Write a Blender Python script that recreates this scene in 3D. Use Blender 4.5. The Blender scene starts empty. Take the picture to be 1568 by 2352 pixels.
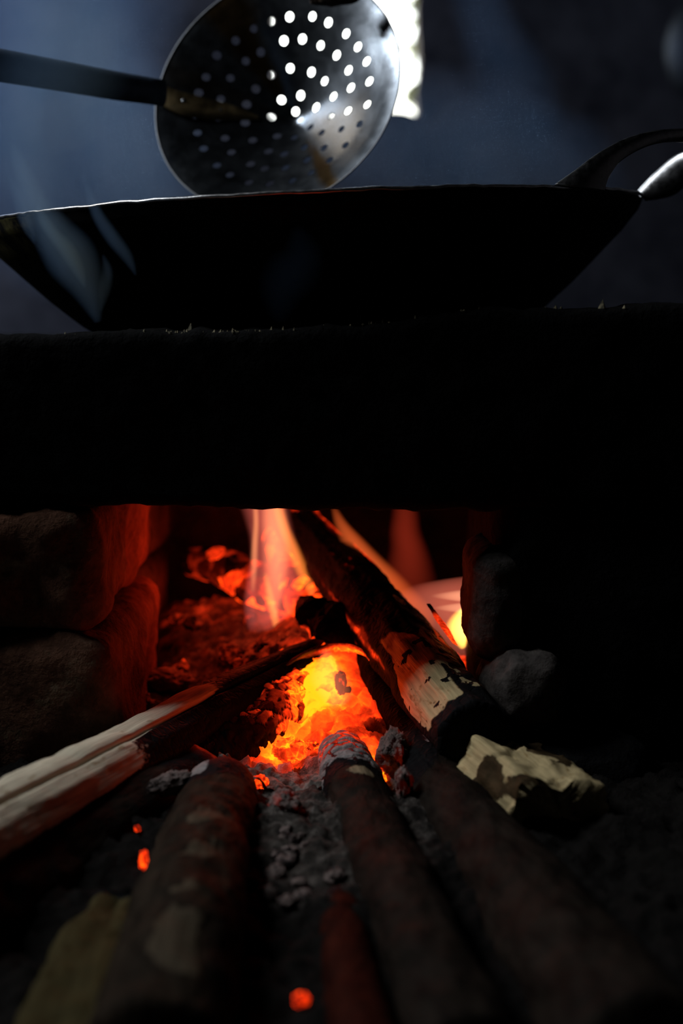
import bpy, bmesh, math, random
import numpy as np
from mathutils import Vector, Matrix
from mathutils.geometry import delaunay_2d_cdt

# ------------------------------------------------------------------ camera
scene = bpy.context.scene
COL = scene.collection
F_PX = 50.0 / 36.0 * 2352.0
HORIZON = 715.0
PITCH = math.atan((1176.0 - HORIZON) / F_PX)
CAM = Vector((0.0, -1.30, 0.45))
cam_data = bpy.data.cameras.new("camera")
cam_data.sensor_fit = 'VERTICAL'; cam_data.sensor_height = 36.0; cam_data.lens = 50.0
cam_data.clip_start = 0.02; cam_data.clip_end = 60
cam_data.dof.use_dof = True; cam_data.dof.focus_distance = 1.36; cam_data.dof.aperture_fstop = 2.6
cam = bpy.data.objects.new("camera", cam_data); COL.objects.link(cam)
cam.location = CAM; cam.rotation_euler = (math.pi / 2 - PITCH, 0, 0)
scene.camera = cam
FWD = Vector((0, math.cos(PITCH), -math.sin(PITCH)))
UP = Vector((0, math.sin(PITCH), math.cos(PITCH)))
RIGHT = Vector((1, 0, 0))

# ------------------------------------------------------------------ world, daylight, exposure
world = bpy.data.worlds.new("world"); scene.world = world
world.use_nodes = True
bgn = world.node_tree.nodes["Background"]
bgn.inputs[0].default_value = (0.96, 1.0, 0.96, 1); bgn.inputs[1].default_value = 6.0
world.cycles.sampling_method = 'NONE'


def area_light(name, loc, target, sx, sy, power, color, spread=180):
    d = bpy.data.lights.new(name, 'AREA'); d.shape = 'RECTANGLE'; d.size = sx; d.size_y = sy
    d.energy = power; d.color = color; d.spread = math.radians(spread)
    o = bpy.data.objects.new(name, d); COL.objects.link(o); o.location = loc
    o.rotation_euler = (Vector(target) - Vector(loc)).to_track_quat('-Z', 'Y').to_euler()
    return o


# daylight of the doorway (left, beside the cook) and an added bluish side light, no window, that brightens the back wall
area_light("doorway_daylight", (-1.62, 0.06, 1.70), (0.0, -0.24, 0.05), 0.5, 1.1, 14.0, (0.92, 0.97, 1.0), 100)
area_light("added_side_light", (-1.66, 1.75, 1.55), (-0.6, 2.7, 1.0), 0.6, 0.6, 17.0, (0.46, 0.62, 1.0))
area_light("back_window_daylight", (0.0, 3.14, 1.45), (0.0, 0.3, 0.75), 0.45, 0.7, 10.0, (0.80, 0.90, 1.0))

scene.view_settings.view_transform = 'Standard'
scene.view_settings.look = 'None'
scene.view_settings.exposure = 0.0
scene.view_settings.gamma = 1.0
scene.view_settings.use_curve_mapping = False
cy = scene.cycles
cy.use_denoising = True
cy.max_bounces = 6; cy.diffuse_bounces = 3; cy.glossy_bounces = 3; cy.volume_bounces = 0
cy.transparent_max_bounces = 12
cy.caustics_reflective = False; cy.caustics_refractive = False
cy.sample_clamp_indirect = 4.0
cy.use_adaptive_sampling = True; cy.adaptive_threshold = 0.05; cy.adaptive_min_samples = 16


# ------------------------------------------------------------------ helpers
def P(px, py, y):
    """point of the place that lies at depth plane y along a sight line of the photograph"""
    d = FWD + RIGHT * ((px - 784.0) / F_PX) - UP * ((py - 1176.0) / F_PX)
    t = (y - CAM.y) / d.y
    return CAM + d * t


def PZ(px, py, z):
    d = FWD + RIGHT * ((px - 784.0) / F_PX) - UP * ((py - 1176.0) / F_PX)
    return CAM + d * ((z - CAM.z) / d.z)


def _hash(ix, iy, iz, seed):
    h = (ix.astype(np.int64) * 374761393 + iy.astype(np.int64) * 668265263 + iz.astype(np.int64) * 2147483647 + seed * 974634777)
    h = h & 0xFFFFFFFF
    h = ((h ^ (h >> 13)) * 1274126177) & 0xFFFFFFFF
    h = ((h ^ (h >> 16)) * 2246822519) & 0xFFFFFFFF
    h = h ^ (h >> 15)
    return (h & 0xFFFFFF) / float(0xFFFFFF)


def vnoise(p, seed=0):
    p = np.asarray(p, float)
    i = np.floor(p).astype(np.int64); f = p - i
    f = f * f * f * (f * (f * 6 - 15) + 10)
    out = 0
    for dx in (0, 1):
        wx = f[:, 0] if dx else 1 - f[:, 0]
        for dy in (0, 1):
            wy = f[:, 1] if dy else 1 - f[:, 1]
            for dz in (0, 1):
                wz = f[:, 2] if dz else 1 - f[:, 2]
                out = out + wx * wy * wz * _hash(i[:, 0] + dx, i[:, 1] + dy, i[:, 2] + dz, seed)
    return out


def fbm(p, octv=4, seed=0, gain=0.5):
    p = np.asarray(p, float); a = 1.0; s = 0; n = 0
    for k in range(octv):
        s = s + a * (vnoise(p * 2.0 ** k, seed + 17 * k) * 2 - 1); n += a; a *= gain
    return s / n


def worley(p, seed=0):
    p = np.asarray(p, float); i = np.floor(p).astype(np.int64)
    f1 = np.full(len(p), 9.0); f2 = np.full(len(p), 9.0); cid = np.zeros(len(p))
    for dx in (-1, 0, 1):
        for dy in (-1, 0, 1):
            for dz in (-1, 0, 1):
                cx, cy_, cz = i[:, 0] + dx, i[:, 1] + dy, i[:, 2] + dz
                q = np.stack([cx + _hash(cx, cy_, cz, seed), cy_ + _hash(cx, cy_, cz, seed + 1), cz + _hash(cx, cy_, cz, seed + 2)], 1)
                d = np.linalg.norm(q - p, axis=1)
                idv = _hash(cx, cy_, cz, seed + 5)
                better = d < f1
                f2 = np.where(better, f1, np.minimum(f2, d))
                cid = np.where(better, idv, cid); f1 = np.where(better, d, f1)
    return f1, f2, cid


def sstep(a, b, x):
    t = np.clip((x - a) / (b - a), 0, 1)
    return t * t * (3 - 2 * t)


def mesh_obj(name, V, F, mat=None, parent=None, attrs=None, smooth=True, kind=None):
    me = bpy.data.meshes.new(name)
    me.from_pydata([tuple(v) for v in np.asarray(V)], [], [tuple(int(i) for i in f) for f in F])
    if attrs:
        for k, a in attrs.items():
            a = np.asarray(a, np.float32)
            if a.ndim == 2:
                at = me.attributes.new(k, 'FLOAT_VECTOR', 'POINT'); at.data.foreach_set('vector', a.ravel())
            else:
                at = me.attributes.new(k, 'FLOAT', 'POINT'); at.data.foreach_set('value', a)
    if smooth:
        me.polygons.foreach_set('use_smooth', [True] * len(me.polygons))
    if mat: me.materials.append(mat)
    me.update()
    o = bpy.data.objects.new(name, me); COL.objects.link(o)
    if parent is not None:
        o.parent = parent
        o.matrix_parent_inverse = Matrix.Translation(-parent.location)
    if kind: o['kind'] = kind
    return o


def outward(o):
    """make every face look outward, so that the body is a proper closed volume"""
    b = bmesh.new(); b.from_mesh(o.data); bmesh.ops.recalc_face_normals(b, faces=b.faces[:])
    if b.calc_volume(signed=True) < 0: bmesh.ops.reverse_faces(b, faces=b.faces[:])
    b.to_mesh(o.data); b.free()
    return o


def thing(name, label, cat, loc=(0, 0, 0), group=None, kind=None):
    o = bpy.data.objects.new(name, None); o.empty_display_size = 0.02
    COL.objects.link(o); o.location = loc
    tag(o, label, cat, group, kind)
    return o


def tag(o, label=None, cat=None, group=None, kind=None):
    if label: o['label'] = label
    if cat: o['category'] = cat
    if group: o['group'] = group
    if kind: o['kind'] = kind
    return o


def sub_mesh(V, fi, attrs):
    """a set of faces with their vertices re-numbered"""
    used, inv = np.unique(fi, return_inverse=True)
    return V[used], inv.reshape(fi.shape), {k: np.asarray(a)[used] for k, a in attrs.items()}


def islands(fi, lab):
    """connected patches of faces that carry the same label: (label, face numbers)"""
    nv = fi.max() + 1; out = []
    for k in np.unique(lab):
        idx = np.where(lab == k)[0]; f = fi[idx]
        p = np.arange(nv)
        while True:                                       # propagate the smallest vertex number
            m_ = p[f].min(1); q = p.copy()
            for c in range(f.shape[1]): np.minimum.at(q, f[:, c], m_)
            q = q[q]
            if (q == p).all(): break
            p = q
        root_ = p[f[:, 0]]
        for r_ in np.unique(root_): out.append((int(k), idx[root_ == r_]))
    return out


# ------------------------------------------------------------------ materials
class NT:
    def __init__(self, name):
        self.m = bpy.data.materials.new(name); self.m.use_nodes = True
        self.t = self.m.node_tree; self.t.nodes.clear()
        self.out = self.t.nodes.new('ShaderNodeOutputMaterial')

    def n(self, typ, **kw):
        nd = self.t.nodes.new(typ)
        for k, v in kw.items(): setattr(nd, k, v)
        return nd

    def link(self, a, b): self.t.links.new(a, b)

    def val(self, sock, v):
        if hasattr(v, 'is_output') or isinstance(v, bpy.types.NodeSocket): self.link(v, sock)
        else: sock.default_value = v

    def math(self, op, a, b=0.0, clamp=False):
        nd = self.n('ShaderNodeMath', operation=op, use_clamp=clamp)
        self.val(nd.inputs[0], a); self.val(nd.inputs[1], b)
        return nd.outputs[0]

    def mixc(self, f, a, b):
        nd = self.n('ShaderNodeMix', data_type='RGBA')
        self.val(nd.inputs[0], f)
        for s, v in ((nd.inputs[6], a), (nd.inputs[7], b)):
            self.val(s, tuple(v) + (1,) if isinstance(v, (tuple, list)) and len(v) == 3 else v)
        return nd.outputs[2]

    def mixf(self, f, a, b):
        nd = self.n('ShaderNodeMix', data_type='FLOAT')
        self.val(nd.inputs[0], f); self.val(nd.inputs[2], a); self.val(nd.inputs[3], b)
        return nd.outputs[0]

    def attr(self, name, vec=False):
        nd = self.n('ShaderNodeAttribute', attribute_name=name)
        return nd.outputs['Vector'] if vec else nd.outputs['Fac']

    def objc(self):
        return self.n('ShaderNodeTexCoord').outputs['Object']

    def geo_pos(self):
        return self.n('ShaderNodeNewGeometry').outputs['Position']

    def scale(self, v, s):
        nd = self.n('ShaderNodeMapping'); self.link(v, nd.inputs[0])
        nd.inputs['Scale'].default_value = s if isinstance(s, (tuple, list)) else (s, s, s)
        return nd.outputs[0]

    def noise(self, v, scale=1.0, detail=4, rough=0.55, dist=0.0):
        nd = self.n('ShaderNodeTexNoise'); self.link(v, nd.inputs['Vector'])
        nd.inputs['Scale'].default_value = scale; nd.inputs['Detail'].default_value = detail
        nd.inputs['Roughness'].default_value = rough; nd.inputs['Distortion'].default_value = dist
        return nd.outputs[0]

    def voro(self, v, scale=1.0, feature='F1', out='Distance'):
        nd = self.n('ShaderNodeTexVoronoi', feature=feature); self.link(v, nd.inputs['Vector'])
        nd.inputs['Scale'].default_value = scale
        return nd.outputs[out]

    def ramp(self, f, stops, interp='LINEAR'):
        nd = self.n('ShaderNodeValToRGB'); self.val(nd.inputs[0], f)
        cr = nd.color_ramp; cr.interpolation = interp
        while len(cr.elements) < len(stops): cr.elements.new(0.5)
        for e, (p, c) in zip(cr.elements, stops):
            e.position = p; e.color = tuple(c) + (1,) if len(c) == 3 else c
        return nd.outputs[0]

    def maprange(self, v, a, b, c=0.0, d=1.0):
        nd = self.n('ShaderNodeMapRange'); self.val(nd.inputs[0], v)
        for k, x in zip((1, 2, 3, 4), (a, b, c, d)): nd.inputs[k].default_value = x
        return nd.outputs[0]

    def bump(self, h, strength=0.5, dist=0.002, normal=None):
        nd = self.n('ShaderNodeBump'); self.link(h, nd.inputs['Height'])
        nd.inputs['Strength'].default_value = strength; nd.inputs['Distance'].default_value = dist
        if normal is not None: self.link(normal, nd.inputs['Normal'])
        return nd.outputs[0]

    def bsdf(self, color, rough=0.8, metal=0.0, normal=None, spec=0.5, emis=None, estr=0.0):
        b = self.n('ShaderNodeBsdfPrincipled')
        for k, v in (('Base Color', color), ('Roughness', rough), ('Metallic', metal), ('Specular IOR Level', spec)):
            if isinstance(v, (tuple, list)) and len(v) == 3: v = tuple(v) + (1,)
            self.val(b.inputs[k], v)
        if normal is not None: self.link(normal, b.inputs['Normal'])
        if emis is not None:
            self.val(b.inputs['Emission Color'], emis); self.val(b.inputs['Emission Strength'], estr)
        self.link(b.outputs[0], self.out.inputs['Surface'])
        return b


HEAT = [(0.0, (0, 0, 0)), (0.22, (0.012, 0.0003, 0)), (0.40, (0.10, 0.0035, 0.0006)), (0.56, (0.40, 0.014, 0.0016)),
        (0.70, (0.85, 0.040, 0.0024)), (0.84, (1.0, 0.095, 0.003)), (1.0, (1.0, 0.26, 0.004))]
HEAT_STRENGTH = 2.6


def firewood_mat(name, bark=(0.05, 0.032, 0.02), wood=(0.50, 0.42, 0.28), char=(0.0045, 0.0045, 0.005), ash=(0.26, 0.23, 0.225),
                 bark_scale=1.0, wood_rough=0.75, glows=True):
    """bark, split wood, char, ash and glow of one log; where each lies is stored with the log's surface"""
    m = NT(name)
    gr = m.attr('gr', True)
    # wood grain
    g1 = m.noise(m.scale(gr, (14, 320, 320)), 1.0, 3, 0.65)
    g2 = m.noise(m.scale(gr, (45, 120, 120)), 1.0, 3, 0.6)
    wcol = m.mixc(m.maprange(g1, 0.35, 0.68), tuple(c * 0.62 for c in wood), wood)
    wcol = m.mixc(m.maprange(g2, 0.60, 0.74), wcol, (wood[0] * 0.33, wood[1] * 0.24, wood[2] * 0.14))
    # bark
    b1 = m.noise(m.scale(gr, (28 * bark_scale, 70 * bark_scale, 70)), 1.0, 4, 0.65)
    bcol = m.mixc(m.maprange(b1, 0.3, 0.72), tuple(c * 0.35 for c in bark), tuple(c * 1.6 for c in bark))
    fine = m.noise(m.scale(gr, (90, 130, 130)), 1.0, 4, 0.7)
    jit = m.math('MULTIPLY', m.math('SUBTRACT', fine, 0.5), 1.1)

    def edge(a):
        return m.maprange(m.math('ADD', a, jit), 0.40, 0.62)
    fw, fc, fa = edge(m.attr('wood')), edge(m.attr('char')), edge(m.attr('ash'))
    # char: alligator cracks
    cr = m.n('ShaderNodeTexVoronoi', feature='DISTANCE_TO_EDGE'); m.link(m.scale(gr, (150, 95, 95)), cr.inputs['Vector'])
    cr.inputs['Scale'].default_value = 1.0
    crk = m.maprange(cr.outputs['Distance'], 0.0, 0.16)
    ccol = m.mixc(m.noise(m.scale(gr, (60, 200, 200)), 1.0, 2, 0.6), tuple(c * 0.5 for c in char), tuple(c * 2.2 for c in char))
    acol = m.mixc(m.noise(m.scale(gr, (150, 150, 150)), 1.0, 3, 0.7), tuple(c * 0.35 for c in ash), tuple(min(1, c * 1.35) for c in ash))
    col = m.mixc(fw, bcol, wcol); col = m.mixc(fc, col, ccol); col = m.mixc(fa, col, acol)
    rough = m.mixf(fc, wood_rough, 0.65); rough = m.mixf(fa, rough, 0.95)
    hb = m.mixf(fw, m.math('MULTIPLY', b1, 1.6), m.math('MULTIPLY', g1, 0.55))
    hb = m.mixf(fc, hb, m.math('ADD', m.math('MULTIPLY', crk, 0.30), m.math('MULTIPLY', fine, 0.25)))
    hb = m.mixf(fa, hb, m.math('MULTIPLY', fine, 2.2))
    nrm = m.bump(hb, 0.9, 0.0022)
    if not glows:
        m.bsdf(col, rough, 0.0, nrm, m.mixf(fc, 0.03, 0.02))
        return m.m
    heat = m.attr('glow')
    h2 = m.math('ADD', heat, m.math('MULTIPLY', m.math('SUBTRACT', m.noise(m.scale(gr, (85, 85, 85)), 1.0, 5, 0.65), 0.5), 0.55))
    h2 = m.math('ADD', h2, m.math('MULTIPLY', m.math('SUBTRACT', 1.0, crk), m.maprange(heat, 0.35, 0.60, 0.0, 0.18)))
    h2 = m.math('MULTIPLY', h2, m.maprange(heat, 0.04, 0.30))
    em = m.ramp(h2, HEAT)
    m.bsdf(col, rough, 0.0, nrm, m.mixf(fc, 0.03, 0.02), em, HEAT_STRENGTH)
    m.m.cycles.emission_sampling = 'NONE'
    return m.m


def ember_mat():
    m = NT("glowing_embers")
    p = m.geo_pos()
    n1 = m.noise(p, 42, 6, 0.62, 0.6); n2 = m.noise(p, 160, 5, 0.65)
    heat = m.attr('glow')
    gap = m.attr('gap')
    h = m.math('ADD', heat, m.math('MULTIPLY', m.math('SUBTRACT', n1, 0.5), 0.62))
    h = m.math('ADD', h, m.math('MULTIPLY', m.math('SUBTRACT', n2, 0.5), 0.24))
    h = m.math('ADD', h, m.math('MULTIPLY', gap, 0.10))
    h = m.math('MULTIPLY', h, m.maprange(heat, 0.02, 0.25))
    em = m.ramp(h, HEAT)
    ash = m.noise(p, 75, 6, 0.7)
    col = m.ramp(ash, [(0.3, (0.02, 0.017, 0.016)), (0.5, (0.14, 0.115, 0.10)), (0.72, (0.36, 0.31, 0.28))])
    nrm = m.bump(m.math('ADD', n2, m.math('MULTIPLY', ash, 0.6)), 1.0, 0.004)
    m.bsdf(col, 0.95, 0, nrm, 0.2, em, HEAT_STRENGTH)
    m.m.cycles.emission_sampling = 'NONE'
    return m.m


def clay_mat(name, lo, hi, scale=18, bump=0.006, rough=0.92, spots=None):
    m = NT(name); p = m.geo_pos()
    n1 = m.noise(p, scale, 6, 0.62); n2 = m.noise(p, scale * 6, 5, 0.65)
    f = m.math('ADD', m.math('MULTIPLY', n1, 0.65), m.math('MULTIPLY', n2, 0.35))
    col = m.mixc(m.maprange(f, 0.36, 0.64), lo, hi)
    if spots:
        col = m.mixc(m.maprange(m.noise(p, scale * 1.7, 5, 0.7), 0.58, 0.70), col, spots)
    nrm = m.bump(m.math('ADD', n1, m.math('MULTIPLY', n2, 0.5)), 0.9, bump)
    m.bsdf(col, rough, 0, nrm, 0.04)
    return m.m


M = {}
M['soot_clay'] = clay_mat("soot_blackened_clay", (0.002, 0.002, 0.002), (0.006, 0.006, 0.0065), 22, 0.006)
M['soot_clay_grey'] = clay_mat("sooty_grey_clay", (0.003, 0.003, 0.0035), (0.012, 0.012, 0.013), 22, 0.006)
M['clay'] = clay_mat("baked_clay", (0.045, 0.022, 0.014), (0.15, 0.072, 0.046), 20, 0.007, spots=(0.12, 0.085, 0.055))
M['clay_dark'] = clay_mat("dark_baked_clay", (0.012, 0.009, 0.008), (0.07, 0.05, 0.042), 20, 0.007)
M['stone'] = clay_mat("pale_stone", (0.018, 0.016, 0.015), (0.095, 0.083, 0.078), 26, 0.004)
M['wall'] = clay_mat("smoky_mud_wall", (0.05, 0.044, 0.045), (0.17, 0.145, 0.135), 3.0, 0.01)
M['floor'] = clay_mat("earth_floor", (0.008, 0.007, 0.007), (0.03, 0.027, 0.025), 14, 0.006)
M['ceiling'] = clay_mat("sooty_ceiling", (0.006, 0.006, 0.006), (0.02, 0.02, 0.02), 6, 0.01)
M['ash'] = None

# ------------------------------------------------------------------ the room
def box_obj(name, lo, hi, mat, kind='structure', parent=None):
    V = np.array([[x, y, z] for x in (lo[0], hi[0]) for y in (lo[1], hi[1]) for z in (lo[2], hi[2])], float)
    F = [(0, 1, 3, 2), (4, 6, 7, 5), (0, 4, 5, 1), (2, 3, 7, 6), (0, 2, 6, 4), (1, 5, 7, 3)]
    return mesh_obj(name, V, F, mat, parent, smooth=False, kind=kind)


X0, X1, Y0, Y1, ZC = -1.75, 2.3, -3.2, 3.2, 2.6
box_obj("floor", (X0, Y0, -0.12), (X1, Y1 + 0.18, -0.02), M['floor'])
box_obj("ceiling", (X0, Y0, ZC), (X1, Y1 + 0.18, ZC + 0.12), M['ceiling'])
box_obj("wall_right", (X1, Y0, -0.12), (X1 + 0.15, Y1 + 0.18, ZC + 0.12), M['wall'])
box_obj("wall_left", (X0 - 0.15, Y0, -0.12), (X0, Y1 + 0.18, ZC + 0.12), M['wall'])
box_obj("wall_front", (X0, Y0 - 0.15, -0.12), (X1, Y0, ZC + 0.12), M['ceiling'])


def plate_with_holes(outer, holes, extra=()):
    """2-D triangulation of an outline with holes: points, faces"""
    pts, edges = [], []
    for ring in [outer] + holes:
        s = len(pts); pts += [Vector(p) for p in ring]
        edges += [(s + i, s + (i + 1) % len(ring)) for i in range(len(ring))]
    pts += [Vector(p) for p in extra]
    v, e, f, *_ = delaunay_2d_cdt(pts, edges, [], 0, 1e-6)

    def inside(p, ring):
        c = False
        for i in range(len(ring)):
            a, b = ring[i], ring[i - 1]
            if (a[1] > p[1]) != (b[1] > p[1]) and p[0] < (b[0] - a[0]) * (p[1] - a[1]) / (b[1] - a[1]) + a[0]: c = not c
        return c
    F = []
    boxes = [(min(q[0] for q in h), max(q[0] for q in h), min(q[1] for q in h), max(q[1] for q in h)) for h in holes]
    for t in f:
        c = (sum(v[i].x for i in t) / 3, sum(v[i].y for i in t) / 3)
        if not inside(c, outer): continue
        if any(b[0] <= c[0] <= b[1] and b[2] <= c[1] <= b[3] and inside(c, h) for h, b in zip(holes, boxes)): continue
        F.append(tuple(t))
    return v, F


def extrude_plate(v, F, to3, depth_vec):
    """front and back copies of a 2-D plate plus the walls of every border edge"""
    n = len(v); A = [Vector(to3(p)) for p in v]; B = [a + depth_vec for a in A]
    faces = [tuple(f) for f in F] + [tuple(n + i for i in reversed(f)) for f in F]
    cnt = {}
    for f in F:
        for i in range(len(f)):
            a, b = f[i], f[(i + 1) % len(f)]
            cnt.setdefault((min(a, b), max(a, b)), []).append((a, b))
    for k, l in cnt.items():
        if len(l) == 1:
            a, b = l[0]; faces.append((b, a, n + a, n + b))
    return np.array([tuple(p) for p in A + B]), faces


rng = random.Random(4)
# the window is a rough hole in the mud wall, its outline uneven
wl, wr, wb, wt = -0.215, 0.232, 1.052, 1.85
ring = []
for (ax, az), (bx, bz), nseg in (((wl, wb), (wr, wb), 9), ((wr, wb), (wr, wt), 14), ((wr, wt), (wl, wt), 8), ((wl, wt), (wl, wb), 12)):
    for i in range(nseg):
        t = i / nseg
        ring.append((ax + (bx - ax) * t + rng.uniform(-0.012, 0.012), az + (bz - az) * t + rng.uniform(-0.012, 0.012)))
v2, f2 = plate_with_holes([(X0, -0.12), (X1, -0.12), (X1, ZC + 0.1), (X0, ZC + 0.1)], [ring])
V, Fc = extrude_plate(v2, f2, lambda p: (p[0], Y1, p[1]), Vector((0, 0.18, 0)))
mesh_obj("wall_back", V, Fc, M['wall'], smooth=False, kind='structure')

# bush outside, in daylight, at the right edge of the window hole
def leaf_bush():
    m = NT("sunlit_leaves")
    c = m.ramp(m.noise(m.geo_pos(), 9, 2), [(0.35, (0.11, 0.15, 0.015)), (0.65, (0.26, 0.26, 0.035))])
    m.bsdf(c, 0.6)
    root = thing("garden_bush", "yellow-green leafy bush outside the bright wall opening", "bush", (0.55, 4.3, -0.1))
    r = random.Random(8); V, F = [], []
    for i in range(1800):
        a = r.uniform(0, 6.28); rr = 0.34 * math.sqrt(r.random()); z = r.uniform(0.5, 2.3)
        c0 = Vector((0.53 + rr * math.cos(a), 4.3 + rr * math.sin(a), z))
        d = Vector((r.uniform(-1, 1), r.uniform(-1, 1), r.uniform(-1, 0.6))).normalized()
        w = d.cross(Vector((r.uniform(-1, 1), r.uniform(-1, 1), 1))).normalized()
        s = r.uniform(0.05, 0.09); b = len(V)
        V += [c0, c0 + d * s * 0.5 + w * s * 0.25, c0 + d * s, c0 + d * s * 0.5 - w * s * 0.25]
        F.append((b, b + 1, b + 2, b + 3))
    mesh_obj("foliage", [tuple(x) for x in V], F, m.m, root, smooth=False)
    st = NT("bush_stem"); st.bsdf((0.06, 0.045, 0.03), 0.9)
    V, F = [], []
    for k in range(7):
        for j in range(8):
            a = j * math.pi / 4; rr = 0.03 - 0.002 * k
            V.append((0.53 + 0.015 * math.sin(k) + rr * math.cos(a), 4.3 + rr * math.sin(a), -0.1 + 0.33 * k))
    for k in range(6):
        for j in range(8):
            F.append((k * 8 + j, k * 8 + (j + 1) % 8, k * 8 + 8 + (j + 1) % 8, k * 8 + 8 + j))
    mesh_obj("stem", V, F, st.m, root)


leaf_bush()
box_obj("ground_outside", (-6, 3.4, -0.2), (6, 9, -0.1), M['floor'])


# ------------------------------------------------------------------ stones and clay blocks
def rounded_block(half, rad, n, amp, freq, seed, shape=None, fine=0.0):
    """rough rounded block about the origin as welded grid faces"""
    hx, hy, hz = half; V, F = [], []; key = {}

    def vid(p):
        k = (round(p[0], 5), round(p[1], 5), round(p[2], 5))
        if k not in key: key[k] = len(V); V.append(p)
        return key[k]
    N = [max(3, int(h * 2 * n)) for h in half]
    for ax in range(3):
        b, c = (ax + 1) % 3, (ax + 2) % 3
        for sgn in (-1, 1):
            ids = {}
            for i in range(N[b] + 1):
                for j in range(N[c] + 1):
                    p = [0, 0, 0]; p[ax] = sgn * half[ax]
                    p[b] = half[b] * (2 * i / N[b] - 1); p[c] = half[c] * (2 * j / N[c] - 1)
                    ids[i, j] = vid(tuple(p))
            for i in range(N[b]):
                for j in range(N[c]):
                    q = (ids[i, j], ids[i + 1, j], ids[i + 1, j + 1], ids[i, j + 1])
                    F.append(q if sgn > 0 else q[::-1])
    V = np.array(V, float); H = np.array(half); rad = min(rad, min(half) * 0.98)
    inn = np.clip(V, -(H - rad), H - rad); d = V - inn; L = np.linalg.norm(d, axis=1, keepdims=True); L[L == 0] = 1
    d = d / L
    V = inn + d * rad
    a = fbm(V * freq + seed * 3.1, 4, seed) * amp
    if fine: a = a + fbm(V * freq * 6 + seed, 3, seed + 3) * fine
    V = V + d * a[:, None]
    if shape: V = shape(V)
    return V, F


def stone(name, c, half, rad, mat, parent, seed, n=120, amp=0.008, freq=14, rz=0.0, fine=0.002, shape=None, label=None):
    V, F = rounded_block(half, rad, n, amp, freq, seed, shape, fine)
    ca, sa = math.cos(rz), math.sin(rz)
    V = np.stack([V[:, 0] * ca - V[:, 1] * sa, V[:, 0] * sa + V[:, 1] * ca, V[:, 2]], 1) + np.array(c)
    o = mesh_obj(name, V, F, mat, parent)
    if label: o['label'] = label
    return o


stove = thing("clay_stove", "soot-black clay and stone stove with a fire opening under the wok", "stove", (0, 0.3, 0))
# lintel over the fire opening: uneven top edge, ragged lower edge
def lintel_shape(V):
    V = V.copy(); x = V[:, 0]
    top = np.interp(x, [-0.55, -0.235, -0.2, -0.05, 0.05, 0.12, 0.3, 0.6], [0.430, 0.4295, 0.431, 0.434, 0.442, 0.4535, 0.4555, 0.4555])
    bot = np.interp(x, [-0.5, -0.23, -0.15, -0.14, -0.05, 0.06, 0.13, 0.5], [0.2715, 0.2715, 0.2715, 0.2685, 0.2665, 0.268, 0.2665, 0.266])
    top = top + fbm(np.stack([x * 60, x * 0, x * 0], 1), 4, 9) * 0.0035
    bot = bot + fbm(np.stack([x * 45, x * 0 + 7, V[:, 1] * 12], 1), 4, 3) * 0.0035
    s = V[:, 2] / 0.085
    V[:, 2] = bot + (top - bot) * (np.clip(s, -1.1, 1.1) * 0.5 + 0.5)
    V[:, 2] -= np.clip((V[:, 1]) / 0.06, 0, 1) * 0.016 * (s > 0.5)
    return V


stone("lintel", (0.0, 0.062, 0), (0.60, 0.062, 0.085), 0.010, M['soot_clay'], stove, 5, n=150, amp=0.003, freq=16, fine=0.0015, shape=lintel_shape)
# left jamb: an upper and a lower block with an open joint between them
stone("jamb_block", (-0.355, 0.20, 0.214), (0.13, 0.21, 0.062), 0.03, M['clay'], stove, 11, n=110, amp=0.016, freq=11, fine=0.003)
stone("jamb_block", (-0.338, 0.14, 0.072), (0.13, 0.16, 0.079), 0.026, M['clay'], stove, 13, n=110, amp=0.014, freq=11, fine=0.003)
stone("jamb_block", (-0.36, 0.55, 0.214), (0.135, 0.13, 0.07), 0.03, M['clay_dark'], stove, 12, n=90, amp=0.014, freq=11, fine=0.003)
stone("jamb_block", (-0.36, 0.47, 0.072), (0.125, 0.16, 0.076), 0.03, M['clay_dark'], stove, 14, n=90, amp=0.014, freq=11, fine=0.003)
stone("jamb_block", (-0.62, 0.2, 0.135), (0.15, 0.22, 0.15), 0.03, M['soot_clay'], stove, 15, n=60, amp=0.014, freq=11, fine=0.003)
# right pillar: black mud face, rounded pale stones showing beside the fire
stone("pillar", (0.345, 0.16, 0.13), (0.205, 0.16, 0.16), 0.03, M['soot_clay_grey'], stove, 16, n=90, amp=0.010, freq=12, fine=0.003)
stone("jamb_stone", P(1132, 1365, 0.055), (0.028, 0.06, 0.054), 0.026, M['stone'], stove, 21, n=220, amp=0.007, freq=22, fine=0.0015, label="rounded pale grey stone edging the fire opening")
stone("jamb_stone", P(1195, 1560, 0.03), (0.036, 0.07, 0.036), 0.03, M['stone'], stove, 22, n=180, amp=0.010, freq=22, fine=0.003, label="grey ash-dusted stone low beside the charred log")
stone("jamb_stone", P(1330, 1740, 0.02), (0.06, 0.07, 0.035), 0.03, M['soot_clay_grey'], stove, 23, n=120, amp=0.01, freq=20, fine=0.003)
stone("side_wall", (0.36, 0.52, 0.2), (0.14, 0.22, 0.21), 0.02, M['clay_dark'], stove, 24, n=60, amp=0.010, freq=12, fine=0.003)
stone("side_wall", (-0.43, 0.40, 0.345), (0.18, 0.36, 0.07), 0.02, M['soot_clay'], stove, 25, n=60, amp=0.006, freq=12, fine=0.002)
stone("side_wall", (0.43, 0.40, 0.36), (0.16, 0.36, 0.065), 0.02, M['soot_clay'], stove, 26, n=60, amp=0.006, freq=12, fine=0.002)
stone("fireback", (0.0, 0.80, 0.2), (0.60, 0.07, 0.21), 0.02, M['clay_dark'], stove, 27, n=60, amp=0.014, freq=10, fine=0.004)


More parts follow.
